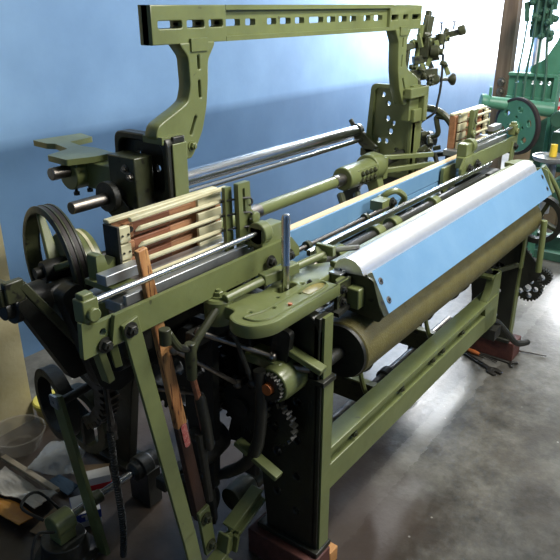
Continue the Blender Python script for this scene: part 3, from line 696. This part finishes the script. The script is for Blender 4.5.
part('shaft_end', MB().cyl((.74, 1.42, .95), (1.25, 1.42, .95), .026).lathe((.76, 1.42, .95), (1, 0, 0), [(0, .042), (.10, .045)], 20), 'iron', .002, cs)
# clevis block with its link bar
cb = MB().bx(.70, .745, 1.34, 1.41, .995, 1.04).bx(.71, .76, 1.33, 1.35, 1.0, 1.055).cyl((.69, 1.37, 1.0), (.76, 1.37, 1.0), .016, seg=14)
cbo = part('clevis', cb, 'olive_d', .004)
bolt((.70, 1.36, 1.0), (-1, 0, 0), .01, cbo)
part('link_bar', MB().beam((.755, 1.34, 1.04), (.90, 1.32, .80), .022, .022), 'olive_d', .003)
part('link_plate', MB().plate(rnd([(.755, .97), (.80, .985), (.89, .83), (.94, .80), (.95, .70), (.88, .70)], .015), 'XZ', 1.39, .03), 'iron', .003)
ob_ = MB().plate(rnd([(.82, 1.0), (.87, 1.02), (1.0, .86), (1.26, .86), (1.26, .72), (1.05, .69), (.96, .66), (.9, .70)], .02), 'XZ', 1.30, .04)
ob_.bx(.95, 1.26, 1.18, 1.22, .80, .90).bx(.90, .98, 1.15, 1.32, .83, .93)
ob_.lathe((.93, 1.27, .80), (1, 0, 0), [(0, .06), (.08, .06)], 18)
part('outrigger_bracket', ob_, 'iron', .004)
part('pivot_strap', MB().beam((.80, 1.16, .98), (.84, 1.16, .80), .03, .02).beam((.86, 1.18, 1.0), (.88, 1.17, .82), .025, .02), 'olive', .002)
part('slide_rail', MB().bx(.79, 1.3, 1.10, 1.14, .92, .945), 'worn', .002)

# gears on the outside of the left frame
b = MB().gear((1.215, 1.42, .94), (1, 0, 0), .10, 22, .04, .03).gear((1.215, 1.30, .62), (1, 0, 0), .19, 40, .04, .03, .02, 5)
part('frame_gear', b, 'iron')
so = []
for k in range(15):
    for f_, rr_ in ((0, .137), (.2, .155), (.5, .155), (.7, .137)):
        a = math.radians(-72+(k+f_)*9.3); so.append((1.53-rr_*math.cos(a), .585+rr_*math.sin(a)))
for a in (68, 40, 10, -20, -50, -72): so.append((1.53-.112*math.cos(math.radians(a)), .585+.112*math.sin(math.radians(a))))
rg = MB().plate(so, 'YZ', 1.0, .06).beam((1.0, 1.42, .60), (1.0, 1.53, .64), .02, .04, (1, 0, 0)).lathe((.97, 1.53, .64), (1, 0, 0), [(0, .03), (.1, .03)], 16)
part('broad_gear', rg, 'worn')
part('gear_guard', MB().plate(rnd([(1.30, .80), (1.42, .84), (1.52, .78), (1.48, .70), (1.36, .66), (1.30, .70)], .03), 'YZ', 1.0, .02), 'olive_d', .003)
part('adjusting_screw', MB().cyl((.965, 1.36, .70), (.965, 1.335, .47), .008).lathe((.965, 1.343, .52), (0, .1, -1), [(0, .016), (.03, .016)], 6), 'worn')
part('coil_spring', MB().helix([(.955, 1.34, .50), (.95, 1.335, .34), (.955, 1.335, .16), (.95, 1.345, .02)], .0085, .003, 56), 'iron')
part('spring_hanger', MB().cyl((.955, 1.34, .50), (.957, 1.345, .72), .005, seg=8), 'iron')
w2 = part('band_wheel', ring((1.07, 1.66, .335), [(0, .095), (0, .125), (.04, .125), (.04, .095)]), 'olive_d')
for k in range(3):
    a = k*2*PI/3+.5; part('spoke', MB().beam((1.09, 1.66, .335), (1.09, 1.66+.11*math.cos(a), .335+.11*math.sin(a)), .02, .04, (1, 0, 0)), 'iron', .003, w2)
lw = part('idler_ring', ring((.985, 1.69, .435), [(0, .098), (0, .125), (.045, .125), (.045, .098)], 48, (.975, -.2, 0)), 'iron')
lb = part('hand_lever', MB().beam((.925, 1.545, .56), (.925, 1.41, .012), .048, .014, (-1, 0, 0)), 'olive')
part('lever_pad', MB().plate(rnd([(1.525, .52), (1.562, .525), (1.565, .563), (1.53, .563)], .006), 'YZ', .915, .008, [circ((1.546, .54), .006, 10)]), 'greyplate', 0, lb)
part('lever_pivot', MB().cyl((.93, 1.545, .53), (1.05, 1.55, .53), .014), 'iron', 0, lb)
# low cross shaft with bearings
bs = part('bottom_shaft', MB().cyl((.83, 1.50, .15), (1.25, 1.50, .15), .014), 'steel')
part('shaft_collar', MB().lathe((.965, 1.50, .15), (1, 0, 0), [(0, .022), (.035, .022)], 14), 'olive_d', .002, bs)
part('bearing_hub', MB().lathe((1.13, 1.50, .15), (1, 0, 0), [(0, .022), (.01, .035), (.03, .035), (.032, .045), (.075, .045), (.08, .038), (.11, .038)], 20).bx(1.16, 1.22, 1.45, 1.55, 0.004, .15), 'iron', .002)
pb = MB().lathe((.81, 1.50, .15), (1, 0, 0), [(0, .03), (.0, .038), (.07, .038), (.07, .03)], 20).bx(.815, .875, 1.47, 1.53, .09, .15)
pbo = part('pedestal_bearing', pb, 'olive', .004)
part('pedestal', MB().lathe((.845, 1.50, .002), (0, 0, 1), [(0, .10), (.02, .10), (.03, .075), (.09, .07)], 22), 'iron', .003, pbo)
part('oil_pipe', MB().tube(cat([(.80, 1.47, .16), (.74, 1.46, .2), (.70, 1.44, .12), (.72, 1.40, .03), (.80, 1.36, .012)], 6), .005, 8).tube(cat([(.80, 1.52, .18), (.76, 1.56, .24), (.84, 1.6, .22), (.90, 1.56, .1), (.92, 1.52, .02)], 6), .005, 8), 'iron', 0, pbo)

# levers and cams left of the frame, under the table
lv = MB().tube(cat([(.90, 1.0, .955), (.93, 1.0, .905), (.967, 1.0, .885)], 4), .010, 10).tube([(1.09, 1.01, .955), (.985, 1.0, .895), (.967, 1.0, .87)], [.010, .011, .013], 10)
lv.lathe((.967, 1.0, .80), (0, 0, 1), [(0, .013), (.06, .015), (.1, .014)], 14).lathe((.89, 1.0, .93), (0, 0, 1), [(0, .014), (.04, .014)], 14)
fk = part('rod_yoke', lv, 'olive_d', .002)
part('yoke_rod', MB().tube([(.967, 1.0, .81), (.988, 1.0, .72)], .009, 10), 'redwood', 0, fk)
part('yoke_sleeve', MB().tube([(.988, 1.0, .745), (.99, 1.0, .73), (1.004, 1.0, .65), (1.014, 1.0, .575), (1.016, 1.0, .56)], [.011, .015, .0155, .015, .01], 14), 'iron', 0, fk)
part('yoke_tail', MB().cyl((.99, 1.01, .62), (1.035, 1.03, .36), .012, seg=10), 'iron', 0, fk)
part('curved_arm', MB().tube(cat([(1.15, .935, .76), (1.15, .93, .64), (1.15, .945, .52), (1.15, .99, .43), (1.14, 1.07, .36), (1.10, 1.14, .335), (1.06, 1.19, .33)], 6), [.017]*12+[.019]*12+[.016]*13, 12), 'iron', 0, None)
hx = MB().lathe((1.165, .905, .715), (1, 0, 0), [(0, .03), (.0, .048), (.02, .052), (.1, .052), (.11, .04)], 28)
hx.bx(1.19, 1.26, .90, 1.02, .74, .768)
rh = part('ratchet_housing', hx, 'olive', .003)
part('ratchet_wheel', MB().gear((1.16, .905, .715), (1, 0, 0), .042, 20, .02, .02), 'iron', 0, rh)
part('ratchet_pin', MB().lathe((1.14, .905, .715), (1, 0, 0), [(0, .016), (.03, .018)], 16), 'handle', 0, rh)
part('ratchet_bolt', MB().cyl((1.23, .885, .75), (1.25, .84, .75), .012, seg=12), 'worn', 0, rh)
b = MB().gear((1.19, 1.02, .60), (1, 0, 0), .085, 22, .03, .02, .012).gear((1.215, .93, .56), (1, 0, 0), .07, 20, .025, .02, .01)
b.lathe((1.16, 1.02, .60), (1, 0, 0), [(0, .03), (.1, .03)], 14)
part('take_up_gear', b, 'iron')
part('take_up_lever', MB().plate(rnd([(.88, .86), (.93, .86), (1.0, .62), (1.1, .50), (1.12, .42), (1.02, .44), (.92, .58)], .02), 'YZ', 1.225, .02).beam((1.23, 1.05, .86), (1.21, 1.02, .34), .05, .02, (1, 0, 0)), 'iron', .003)
b = MB().plate(rnd([(1.06, .88), (1.14, .88), (1.18, .6), (1.16, .34), (1.08, .30), (1.07, .5)], .03), 'YZ', 1.12, .025, [circ((1.12, .72), .025, 12), circ((1.125, .5), .02, 12)])
b.lathe((1.06, 1.12, .46), (1, 0, 0), [(0, .055), (.05, .06), (.12, .05)], 20).lathe((1.07, 1.12, .82), (1, 0, 0), [(0, .04), (.15, .04)], 16)
b.beam((1.12, 1.13, .32), (1.14, 1.14, .14), .05, .03)
part('pick_lever', b, 'iron', .003)
for a_, c_ in (((1.10, .98, .88), (1.14, .95, .72)), ((1.02, 1.02, .90), (1.20, .93, .78)), ((.97, 1.06, .86), (1.16, 1.02, .68)), ((.96, 1.15, .72), (1.2, 1.12, .58))):
    part('tie_rod', MB().cyl(a_, c_, .007, seg=10).sphere(a_, .014, 10).sphere(c_, .014, 10), 'worn' if a_[0] < 1.05 else 'iron')
part('fulcrum_bar', MB().bx(1.0, 1.26, 1.02, 1.05, .86, .90), 'iron', .003)
part('fulcrum_bar', MB().bx(1.02, 1.26, 1.20, 1.24, .30, .34), 'iron', .003)

# right end works: take-up train, brake pulley
rt = MB().gear((3.02, .77, .39), (1, 0, 0), .07, 24, .03, .02, .01, 5).gear((3.04, .715, .45), (1, 0, 0), .042, 18, .035, .015, .01)
rt.gear((3.02, .845, .51), (1, 0, 0), .08, 28, .025, .02, .011)
part('take_up_train', rt, 'iron')
part('train_plate', MB().plate(rnd([(.9, .60), (.84, .62), (.72, .50), (.72, .46), (.80, .38), (.90, .40)], .02), 'YZ', 3.005, .012), 'iron', .003)
part('train_post', MB().beam((2.955, .80, .74), (2.955, .80, .5), .012, .03).cyl((2.955, .73, .75), (2.955, .72, .50), .014), 'olive', .002)
part('pawl_lever', MB().beam((2.60, .90, .545), (2.90, .80, .535), .014, .02).beam((2.72, .86, .53), (2.76, .83, .22), .012, .016), 'olive_d', .002)
part('foot_lever', MB().tube(cat([(2.73, .86, .30), (2.78, .82, .28), (2.82, .78, .22), (2.86, .74, .16), (2.92, .70, .155)], 5), [.014]*16+[.016]*4+[.01], 10).bx(2.70, 2.78, .80, .86, .22, .27), 'iron')
bp = part('brake_pulley', ring((3.14, .81, .69), [(0, .095), (0, .12), (.045, .12), (.045, .095)]), 'iron')
for k in range(4):
    a = k*PI/2+.4; part('spoke', MB().beam((3.16, .81, .69), (3.16, .81+.105*math.cos(a), .69+.105*math.sin(a)), .02, .032, (1, 0, 0)), 'olive_d', .003, bp)
part('pulley_shaft', MB().cyl((2.98, .81, .69), (3.18, .81, .69), .018), 'iron', 0, bp)
part('end_lever', MB().tube(cat([(3.06, .80, .97), (3.10, .76, .90), (3.15, .72, .80), (3.18, .69, .66)], 5), .011, 10), 'olive')
part('right_table', MB().plate(rnd([(2.98, .85), (3.08, .85), (3.10, .87), (3.08, .93), (2.98, .96)], .02), 'XY', .97, .02), 'olive', .003)
part('right_gear_case', MB().bx(2.96, 3.1, .92, 1.1, .80, .92), 'iron', .004)
part('right_gear_hub', MB().lathe((2.95, 1.0, .50), (1, 0, 0), [(0, .08), (.06, .085), (.1, .05)], 20), 'iron', .004)

# S-spoked hand wheel beyond the right tower
hw = part('hand_wheel', MB().tube([(3.13, 1.42+.165*math.cos(2*PI*i/40), 1.0+.165*math.sin(2*PI*i/40)) for i in range(40)], .018, 10, True), 'olive_d')
for k in range(4):
    a = k*PI/2+.7
    pts = []
    for j in range(6):
        r = .03+.135*j/5; aa = a+.55*math.sin(j/5*PI*2)*.6
        pts.append((3.13, 1.42+r*math.cos(aa), 1.0+r*math.sin(aa)))
    part('spoke', MB().tube(cat(pts, 4), .014, 8), 'olive_d', 0, hw)
part('hub', MB().lathe((3.08, 1.42, 1.0), (1, 0, 0), [(0, .04), (.1, .045)], 18).cyl((2.6, 1.42, .965), (3.1, 1.42, .99), .022), 'iron', 0, hw)
b = MB()
for i in range(16):
    x = 2.93+random.uniform(0, .13); y = 1.36+random.uniform(-.05, .09); z = .93+random.uniform(-.04, .12)
    if i % 2: b.lathe((x, y, z), (random.uniform(-1, 1), random.uniform(-1, 1), random.uniform(-.4, 1)), [(0, .016), (.03, .016), (.03, .009), (.05, .009)], 10)
    else: b.beam((x, y, z), (x+random.uniform(-.04, .04), y-.03, z+random.uniform(-.05, .05)), .016, .022)
part('let_off_gear_case', b.bx(2.92, 3.05, 1.36, 1.45, .86, .98), 'olive_d', .002)

# stop-motion cluster standing above the right tower
dz = part('cluster_post', MB().tube([(2.96, 1.47, 1.10), (3.02, 1.46, 1.30), (3.04, 1.45, 1.56)], .014, 10).cyl((2.93, 1.49, 1.10), (3.03, 1.47, 1.36), .009, seg=8), 'olive')
cl = part('stop_motion', MB().box((3.06, 1.43, 1.46), (.07, .06, .09)).beam((3.06, 1.44, 1.46), (3.09, 1.44, 1.62), .022, .03).beam((3.08, 1.43, 1.60), (3.07, 1.44, 1.50), .012, .05)
          .beam((2.98, 1.50, 1.46), (3.16, 1.36, 1.50), .03, .03).beam((3.02, 1.47, 1.40), (3.10, 1.38, 1.42), .05, .035).beam((3.10, 1.40, 1.50), (3.16, 1.30, 1.53), .03, .028).lathe((3.15, 1.31, 1.53), (.4, -.8, .3), [(0, .022), (.03, .024), (.035, .015)], 14)
          .lathe((3.06, 1.40, 1.44), (.3, -1, 0), [(0, .03), (.04, .03), (.04, .015), (.06, .015)], 14).lathe((3.10, 1.37, 1.47), (0, 0, 1), [(0, .02), (.05, .02)], 12).beam((3.0, 1.49, 1.47), (2.97, 1.49, 1.32), .022, .02), 'olive_d', .002)
for p, q_ in (((3.14, 1.33, 1.54), (3.14, 1.33, 1.57)), ((3.11, 1.38, 1.52), (3.11, 1.38, 1.565))):
    part('thumb_screw', MB().cyl(p, q_, .004, seg=8).cyl(q_, V(q_)+V((0, 0, .006)), .01, seg=8), 'iron', 0, cl)
lc = MB().beam((3.0, 1.48, 1.33), (3.10, 1.38, 1.34), .04, .05).lathe((3.08, 1.40, 1.31), (1, -.4, 0), [(0, .022), (.03, .028), (.05, .02)], 12).beam((3.03, 1.46, 1.36), (3.04, 1.44, 1.26), .03, .035).lathe((3.14, 1.335, 1.31), (1, -.8, 0), [(0, .008), (.02, .028), (.03, .03), (.034, .022)], 14).cyl((3.06, 1.41, 1.31), (3.15, 1.33, 1.31), .008, seg=8)
for i in range(9):
    x = 3.0+random.uniform(0, .1); y = 1.47-(x-3.0)*.9+random.uniform(-.02, .03); z = 1.27+random.uniform(0, .1)
    lc.lathe((x, y, z), (random.uniform(-1, 1), -1, random.uniform(-.5, .5)), [(0, .013), (.02, .013), (.02, .007), (.035, .007)], 8)
for i in range(16):
    t_ = random.random(); x = 3.0+.13*t_; y = 1.47-.12*t_+random.uniform(-.02, .03); z = 1.40+random.uniform(-.03, .12)
    d_ = (random.uniform(-1, 1), -1, random.uniform(-.6, .6))
    part('finger_lever', MB().lathe((x, y, z), d_, [(0, .012), (.025, .014), (.025, .007), (.04, .007)], 9) if i % 2 else MB().beam((x, y, z), (x+random.uniform(-.03, .03), y-.02, z+random.choice((-.06, .06))), .014, .02), 'olive' if i % 3 else 'olive_d', .001, cl)
part('stop_motion_base', lc, 'olive_d', .002)
part('drop_wire', MB().tube(cat([(3.11, 1.36, 1.47), (3.11, 1.355, 1.30), (3.10, 1.36, 1.20), (3.09, 1.37, 1.15), (3.08, 1.43, 1.10), (3.07, 1.45, 1.04)], 6), .006, 8), 'iron')

# ------------------------------------------------------------------ blocks under the feet
def top(name, mb, m, label, cat_, group=None, bev=0):
    return tag(mb.build(name, m, None, bev), label, cat_, group)
top('wooden_block', MB().bx(1.22, 1.315, .795, 1.05, 0, .0995), 'blockwood', 'dark red wooden block under the near front foot of the olive loom', 'wooden block', None, .004)
top('wooden_wedge', MB().bx(1.325, 1.37, .80, .855, 0, .055), 'wedge', 'small raw orange wooden wedge beside the near front foot of the loom', 'wooden wedge', None, .003)
top('wooden_block', MB().bx(2.955, 3.07, .775, 1.06, 0, .0995), 'blockwood', 'dark red wooden block under the far front foot of the loom, beside the tools', 'wooden block', None, .004)
for X in (LX0, LX1):
    pass
# ------------------------------------------------------------------ tools on the floor
def wrench(a, b, label, w=.022):
    a = V(a); b = V(b); d = (b-a).normalized(); n = V((-d.y, d.x, 0)); L_ = (b-a).length
    o = []
    jaw = w*1.25
    o = [(0, -w*.35), (L_-.03, -w*.45), (L_-.01, -jaw), (L_+.03, -jaw*.9), (L_+.035, -w*.35), (L_+.008, -w*.25), (L_+.008, w*.3), (L_+.04, w*.4), (L_+.035, jaw), (L_-.005, jaw*1.1), (L_-.03, w*.5), (0, w*.35), (-.012, w*.2), (-.012, -w*.2)]
    mb = MB().plate(rnd(o, .005, 3), lambda x, y, z: a+d*x+n*y+V((0, 0, z)), 0, .012, [obslot((.04, 0), (L_*.7, 0), .006)], .002)
    w_ = tag(mb.build('wrench', 'toolsteel'), label, 'wrench')
    k = a+d*(L_-.012)
    MB().cyl(k-n*.006+V((0, 0, .001)), k+n*.012+V((0, 0, .001)), .007, seg=10).build('adjusting_knurl', 'toolsteel', w_)
    return w_
wrench((2.90, 1.02, .008), (2.80, .815, .008), 'long dark adjustable wrench lying on the bare floor in front of the far foot block', .024)
wrench((2.99, .965, .008), (2.955, .80, .008), 'short dark spanner lying on the floor close against the dark red far block', .018) if False else None
sp = wrench((2.78, 1.0, .008), (2.775, .86, .008), 'short spanner', .016) if False else None
t = top('screwdriver', MB().tube([(2.925, 1.0, .012), (2.918, .955, .012), (2.912, .925, .012)], [.009, .013, .008], 12), 'handle', 'screwdriver with an orange brown handle lying between the wrench and the dark red block', 'screwdriver')
MB().cyl((2.912, .925, .012), (2.90, .83, .010), .004, seg=8).build('blade', 'toolsteel', t)
a = MB().beam((2.80, .96, .006), (2.79, .74, .006), .016, .01).beam((2.79, .74, .006), (2.82, .70, .006), .03, .01).beam((2.79, .75, .006), (2.76, .715, .006), .02, .01)
top('spanner', MB().beam((2.785, .99, .006), (2.775, .72, .006), .014, .01).add([], []).beam((2.76, .735, .006), (2.80, .70, .006), .012, .01).beam((2.777, .725, .006), (2.745, .70, .006), .012, .01), 'toolsteel', 'small open ended spanner lying along the edge of the far dark red block', 'spanner', None, .002) if False else None
top('spanner', MB().beam((2.935, .93, .006), (2.93, .77, .006), .012, .01).beam((2.93, .775, .006), (2.955, .745, .006), .014, .01).beam((2.93, .775, .006), (2.895, .755, .006), .014, .01), 'toolsteel', 'small dark spanner lying along the left side of the far dark red block', 'spanner', None, .002)
top('steel_rod', MB().cyl((3.065, .85, .008), (3.11, .65, .006), .006, .003, 10), 'toolsteel', 'thin pointed steel rod on the shiny floor behind the far foot block', 'rod')

# ------------------------------------------------------------------ clutter by the cream column
def sheet(x, y, z, w, l, rot, amp, seed, nx=14, ny=14, th=.004, droop=0):
    rg_ = random.Random(seed); ph = [rg_.uniform(0, 6) for _ in range(6)]
    vs = []
    c, s = math.cos(rot), math.sin(rot)
    for i in range(nx+1):
        for j in range(ny+1):
            u = (i/nx-.5)*w; v = (j/ny-.5)*l
            hz = amp*(math.sin(u*18+ph[0]+v*7)+.6*math.sin(v*23+ph[1])+.5*math.sin((u+v)*35+ph[2])+1.6)+rg_.uniform(0, amp*.35)
            vs.append(V((x+u*c-v*s, y+u*s+v*c, z+hz+droop*(v/l)**2)))
    n = len(vs); f = []
    vs2 = [v-V((0, 0, th)) for v in vs]
    W = ny+1
    for i in range(nx):
        for j in range(ny):
            f.append((i*W+j, (i+1)*W+j, (i+1)*W+j+1, i*W+j+1)); f.append(tuple(n+k for k in (i*W+j+1, (i+1)*W+j+1, (i+1)*W+j, i*W+j)))
    bd = [i*W for i in range(nx+1)]+[nx*W+j for j in range(1, W)]+[i*W+ny for i in range(nx-1, -1, -1)]+[j for j in range(ny-1, 0, -1)]
    for k in range(len(bd)):
        a_, b_ = bd[k], bd[(k+1) % len(bd)]; f.append((b_, a_, n+a_, n+b_))
    return MB().add(vs, f and [tuple(q) for q in f] if False else [tuple(q) for q in f]) if False else MB().add(vs+vs2, f)
b = MB().lathe((1.085, 2.135, .0), (0, 0, 1), [(0, .06), (0.002, .075), (.04, .095), (.075, .105), (.079, .110), (.078, .102), (.04, .091), (.006, .07), (.004, .02)], 30)
top('plastic_bowl', b, 'bowlplastic', 'clear plastic bowl on the floor at the foot of the cream column', 'bowl')
b = MB().lathe((1.285, 2.20, 0), (0, 0, 1), [(0, .055), (.08, .066), (.08, .055)], 26)
tb_ = top('tub', b, 'tubside', 'small cream tub with a yellow lid against the cream column', 'tub')
MB().lathe((1.285, 2.20, .078), (0, 0, 1), [(0, .072), (.016, .074), (.022, .068), (.022, .01)], 26).build('lid', 'yellow_d', tb_)['label'] = 'yellow lid'
top('plastic_bag', sheet(1.12, 1.90, .014, .19, .18, .5, .017, 3, 22, 22), 'clearplastic', 'clear crumpled plastic bag lying in front of the plastic bowl', 'bag')
top('plastic_bag', sheet(1.265, 1.99, .012, .09, .15, .3, .014, 12), 'clearplastic', 'torn clear plastic bag lying below the black ring behind the hand lever', 'bag')
top('wooden_lath', MB().beam((.985, 2.085, .035), (.995, 1.755, .035), .022, .016), 'lath', 'long pale wooden lath between the clear bag and the crumpled grey paper', 'lath', None, .002)
top('paper_sheet', sheet(.92, 1.875, .014, .10, .30, .08, .016, 5), 'paper', 'crumpled pale grey paper sheet lying on the floor below the cream column', 'paper')
top('cloth', sheet(1.035, 1.775, .010, .05, .10, .1, .008, 8), 'navy', 'dark blue rag lying between the pale lath and the hand lever', 'rag')
top('packet', sheet(.835, 1.83, .014, .07, .24, .1, .010, 9), 'orange', 'orange yellow packet at the left edge of the floor litter', 'packet')
top('cardboard_sheet', sheet(1.165, 1.765, .006, .08, .10, .7, .003, 10), 'card', 'brown cardboard sheet on the floor behind the red and white carton', 'cardboard')
t = top('carton', MB().box((1.115, 1.685, .035), (.10, .05, .07), Matrix.Rotation(-.55, 3, 'Z')), 'white', 'small white carton with a red band beside the green hand lever', 'box', None, .002)
MB().box((1.115, 1.685, .028), (.102, .052, .022), Matrix.Rotation(-.55, 3, 'Z')).build('red_band', 'red', t)['label'] = 'red band'
t = top('carton', MB().box((1.0, 1.60, .03), (.09, .10, .06), Matrix.Rotation(-.5, 3, 'Z')), 'white', 'white and blue carton lying under the polished bottom shaft', 'box', None, .002)
MB().box((1.0, 1.60, .042), (.092, .102, .032), Matrix.Rotation(-.5, 3, 'Z')).build('blue_band', 'bluecard', t)['label'] = 'blue band'
rt_ = Matrix.Rotation(-.5, 3, 'Z')
lt = MB(); o3 = V((1.0, 1.60, .042))
for (cx_, cz, sx, sz) in ((0, .008, .03, .007), (0, -.002, .007, .02)): lt.box(o3+rt_ @ V((cx_-.005, -.052, cz)), (sx, .002, sz), rt_)
lt.build('lettering', 'white', t)
top('scrap_card', sheet(.90, 1.66, .008, .12, .08, .2, .004, 14), 'card', 'dirty brown card scrap on the floor just behind the pedestal bearing', 'cardboard')

# ------------------------------------------------------------------ second loom (teal) and surroundings, right background
l2 = empty('power_loom', (4.9, 1.3, 0), 'teal green weaving loom partly seen behind the far end of the olive loom', 'loom')
def p2(name, mb, m, bev=0, parent=None): return mb.build(name, m, parent or l2, bev)
n_ = V((-.906, .42, 0))
tw_c = V((4.0, 1.235, .975))
fwl = p2('flywheel', MB().lathe(tw_c, n_, [(-.012, .152), (-.012, .168), (.012, .168), (.014, .165), (.014, .152)], 44, True), 'rubber')
u_, w_ = frame(n_)
p2('wheel_web', MB().plate(circ((0, 0), .15, 40), lambda x, y, z: tw_c+u_*x+w_*y+n_*(z+.004), 0, .02,
   [obslot((.105*math.cos(a-.2), .105*math.sin(a-.2)), (.105*math.cos(a+.2), .105*math.sin(a+.2)), .035) for a in [k*PI/3+.3 for k in range(6)]]+[circ((.055*math.cos(a), .055*math.sin(a)), .01, 8) for a in [k*PI/2 for k in range(4)]]), 'teal', 0, fwl)
p2('hub', MB().lathe(tw_c, n_, [(-.08, .03), (.03, .035), (.045, .03), (.05, .015)], 18), 'teal', 0, fwl)
p2('arm', MB().cyl((3.98, 1.45, 1.105), (4.2, 1.1, 1.06), .035, .045).lathe((3.97, 1.465, 1.107), (.53, -.84, -.1), [(0, .03), (.0, .045), (.03, .045), (.05, .035)], 14).beam((4.0, 1.42, 1.13), (4.0, 1.42, 1.19), .014, .02), 'teal', .003)
p2('frame_box', MB().plate([(1.12, 1.10), (1.42, 1.10), (1.42, 1.25), (1.12, 1.25)], 'YZ', 4.32, .03, [circ((1.17+.05*i, 1.2), .012, 8) for i in range(5)]).bx(4.28, 4.34, 1.12, 1.42, 1.235, 1.255).bx(4.28, 4.34, 1.12, 1.42, 1.095, 1.112).bx(4.28, 4.36, 1.11, 1.14, .06, 1.25), 'teal', .003)
p2('side_frame', MB().plate(rnd([(.6, .06), (1.3, .06), (1.3, .9), (1.1, 1.05), (.7, 1.0), (.6, .8)], .05), 'YZ', 4.62, .06, [rnd([(.72, .15), (1.2, .15), (1.2, .6), (.72, .6)], .06)]).bx(4.5, 4.8, .5, 1.4, 0.0, .06), 'teal_d', .004)
p2('machine_body', MB().bx(4.2, 4.6, .78, 1.08, .72, .93).lathe((4.1, 1.03, 1.02), (1, 0, 0), [(0, .05), (.2, .06), (.22, .04)], 18).bx(4.3, 4.5, .8, 1.05, .93, 1.06).bx(4.25, 4.7, .7, 1.05, .45, .62), 'teal_d', .006)
p2('curved_arm', MB().plate(rnd([(1.30, 1.25), (1.12, 1.25), (1.10, 1.36), (1.04, 1.7), (1.12, 1.7), (1.16, 1.45), (1.22, 1.34), (1.30, 1.29)], .02), 'YZ', 4.34, .04), 'teal', .003)
p2('arch_post', MB().bx(4.33, 4.37, 1.0, 1.06, 1.3, 1.85), 'teal', .003)
b = MB()
for i in range(34):
    y = 1.20+random.uniform(0, .17); z = 1.44+random.uniform(0, .26); x = 4.28+random.uniform(0, .08)
    if i % 3 == 0: b.beam((x, y, z), (x, y+random.uniform(-.03, .03), z+.06), .02, .025)
    else: b.lathe((x, y, z), (-1, random.uniform(-.6, .6), random.uniform(-.6, .6)), [(0, .02), (.02, .02), (.02, .011), (.035, .011)], 9)
p2('warp_stop_motion', b.bx(4.33, 4.37, 1.24, 1.34, 1.46, 1.75), 'teal_d', .002)
for y0, y1 in ((1.35, 1.36), (1.30, 1.31), (1.255, 1.25), (1.215, 1.19)):
    p2('drop_rod', MB().tube(cat([(4.29, y0, 1.72), (4.285, y0, 1.45), (4.28, y1, 1.25), (4.26, y1-.01, 1.05)], 5), .008 if y0 < 1.35 else .006, 8), 'teal_d')
p2('reel_plate', MB().lathe((3.93, .985, .815), (0, 0, 1), [(0, .10), (.012, .11), (.026, .11), (.026, .098), (.018, .096)], 28).cyl((3.93, .985, .5), (3.93, .985, .82), .03), 'greyplate')
p2('lower_beam', MB().bx(4.7, 6.4, 1.05, 1.16, 0, .06), 'teal_d', .004)
p2('breast_beam', MB().bx(4.4, 6.5, .70, .78, .86, .97), 'teal_d', .004)
top('yarn_bobbin', MB().lathe((3.93, .985, .837), (0, 0, 1), [(0, .02), (.01, .022), (.07, .019), (.072, .01)], 18), 'yellow', 'yellow bobbin standing on the round grey plate of the teal loom', 'bobbin')
wp = top('wooden_post', MB().box((4.60, 1.555, 1.65), (.09, .098, 3.3)), 'post', 'weathered grey brown wooden post with two bolts in front of the bright wall', 'post', None, .004)
for z in (1.10, 1.165): bolt((4.555, 1.55, z), (-1, 0, 0), .02, wp, 'worn')
top('crate', MB().bx(5.30, 5.75, 1.22, 1.66, 0, .86).bx(5.28, 5.77, 1.20, 1.68, .80, .865), 'card', 'tan box standing on the floor behind the teal loom', 'box', None, .01)
top('carton', MB().bx(5.34, 5.6, 1.50, 1.64, .866, 1.02), 'orange', 'orange carton on the tan box behind the teal loom', 'box', None, .004)
cb_ = top('carton', MB().bx(5.34, 5.6, 1.23, 1.47, .866, 1.10), 'white', 'white carton with red stripes on the tan box behind the teal loom', 'box', None, .004)
for k in range(3): MB().bx(5.336, 5.604, 1.226, 1.474, .90+.065*k, .93+.065*k).build('red_stripe', 'red', cb_)['label'] = 'red stripe'

# ------------------------------------------------------------------ lights
def area(name, loc, target, sx, sy, power, col=(1, 1, 1)):
    L_ = bpy.data.lights.new(name, 'AREA'); L_.shape = 'RECTANGLE'; L_.size = sx; L_.size_y = sy; L_.energy = power; L_.color = col
    o = bpy.data.objects.new(name, L_); COL.objects.link(o); o.location = loc
    o.rotation_euler = (V(target)-V(loc)).to_track_quat('-Z', 'Y').to_euler()
    return o
area('tube_light_over_loom', (2.4, .1, 3.0), (2.2, 1.0, .8), 1.4, .3, 78, (1, .97, .91))
area('tube_light_front', (2.4, -1.6, 2.9), (2.2, 1.0, 1.0), 1.4, .3, 68, (1, .97, .91))
area('tube_light_wall', (5.6, 2.2, 2.75), (5.6, 2.7, 1.3), 1.6, .25, 260, (.97, .99, 1))
area('window_daylight', (9.2, 1.9, 1.7), (3.0, 1.2, 1.0), 1.7, 1.6, 300, (.96, .98, 1))
w = bpy.data.worlds.new('world'); SC.world = w; w.use_nodes = True
w.node_tree.nodes['Background'].inputs[0].default_value = (.6, .7, .8, 1)
w.node_tree.nodes['Background'].inputs[1].default_value = .11

# ------------------------------------------------------------------ camera
cam = bpy.data.cameras.new('camera'); co = bpy.data.objects.new('camera', cam); COL.objects.link(co)
cam.sensor_width = 36; cam.lens = 36*648/560; cam.clip_start = .02
th = math.atan2(276, 648); ph = math.radians(37)
fwv = V((math.cos(th)*math.cos(ph), math.cos(th)*math.sin(ph), -math.sin(th)))
co.location = (0, 0, 1.65); co.rotation_euler = fwv.to_track_quat('-Z', 'Y').to_euler()
SC.camera = co
vs_ = SC.view_settings; vs_.view_transform = 'Standard'; vs_.look = 'None'; vs_.gamma = 1; vs_.use_curve_mapping = False
vs_.exposure = .12
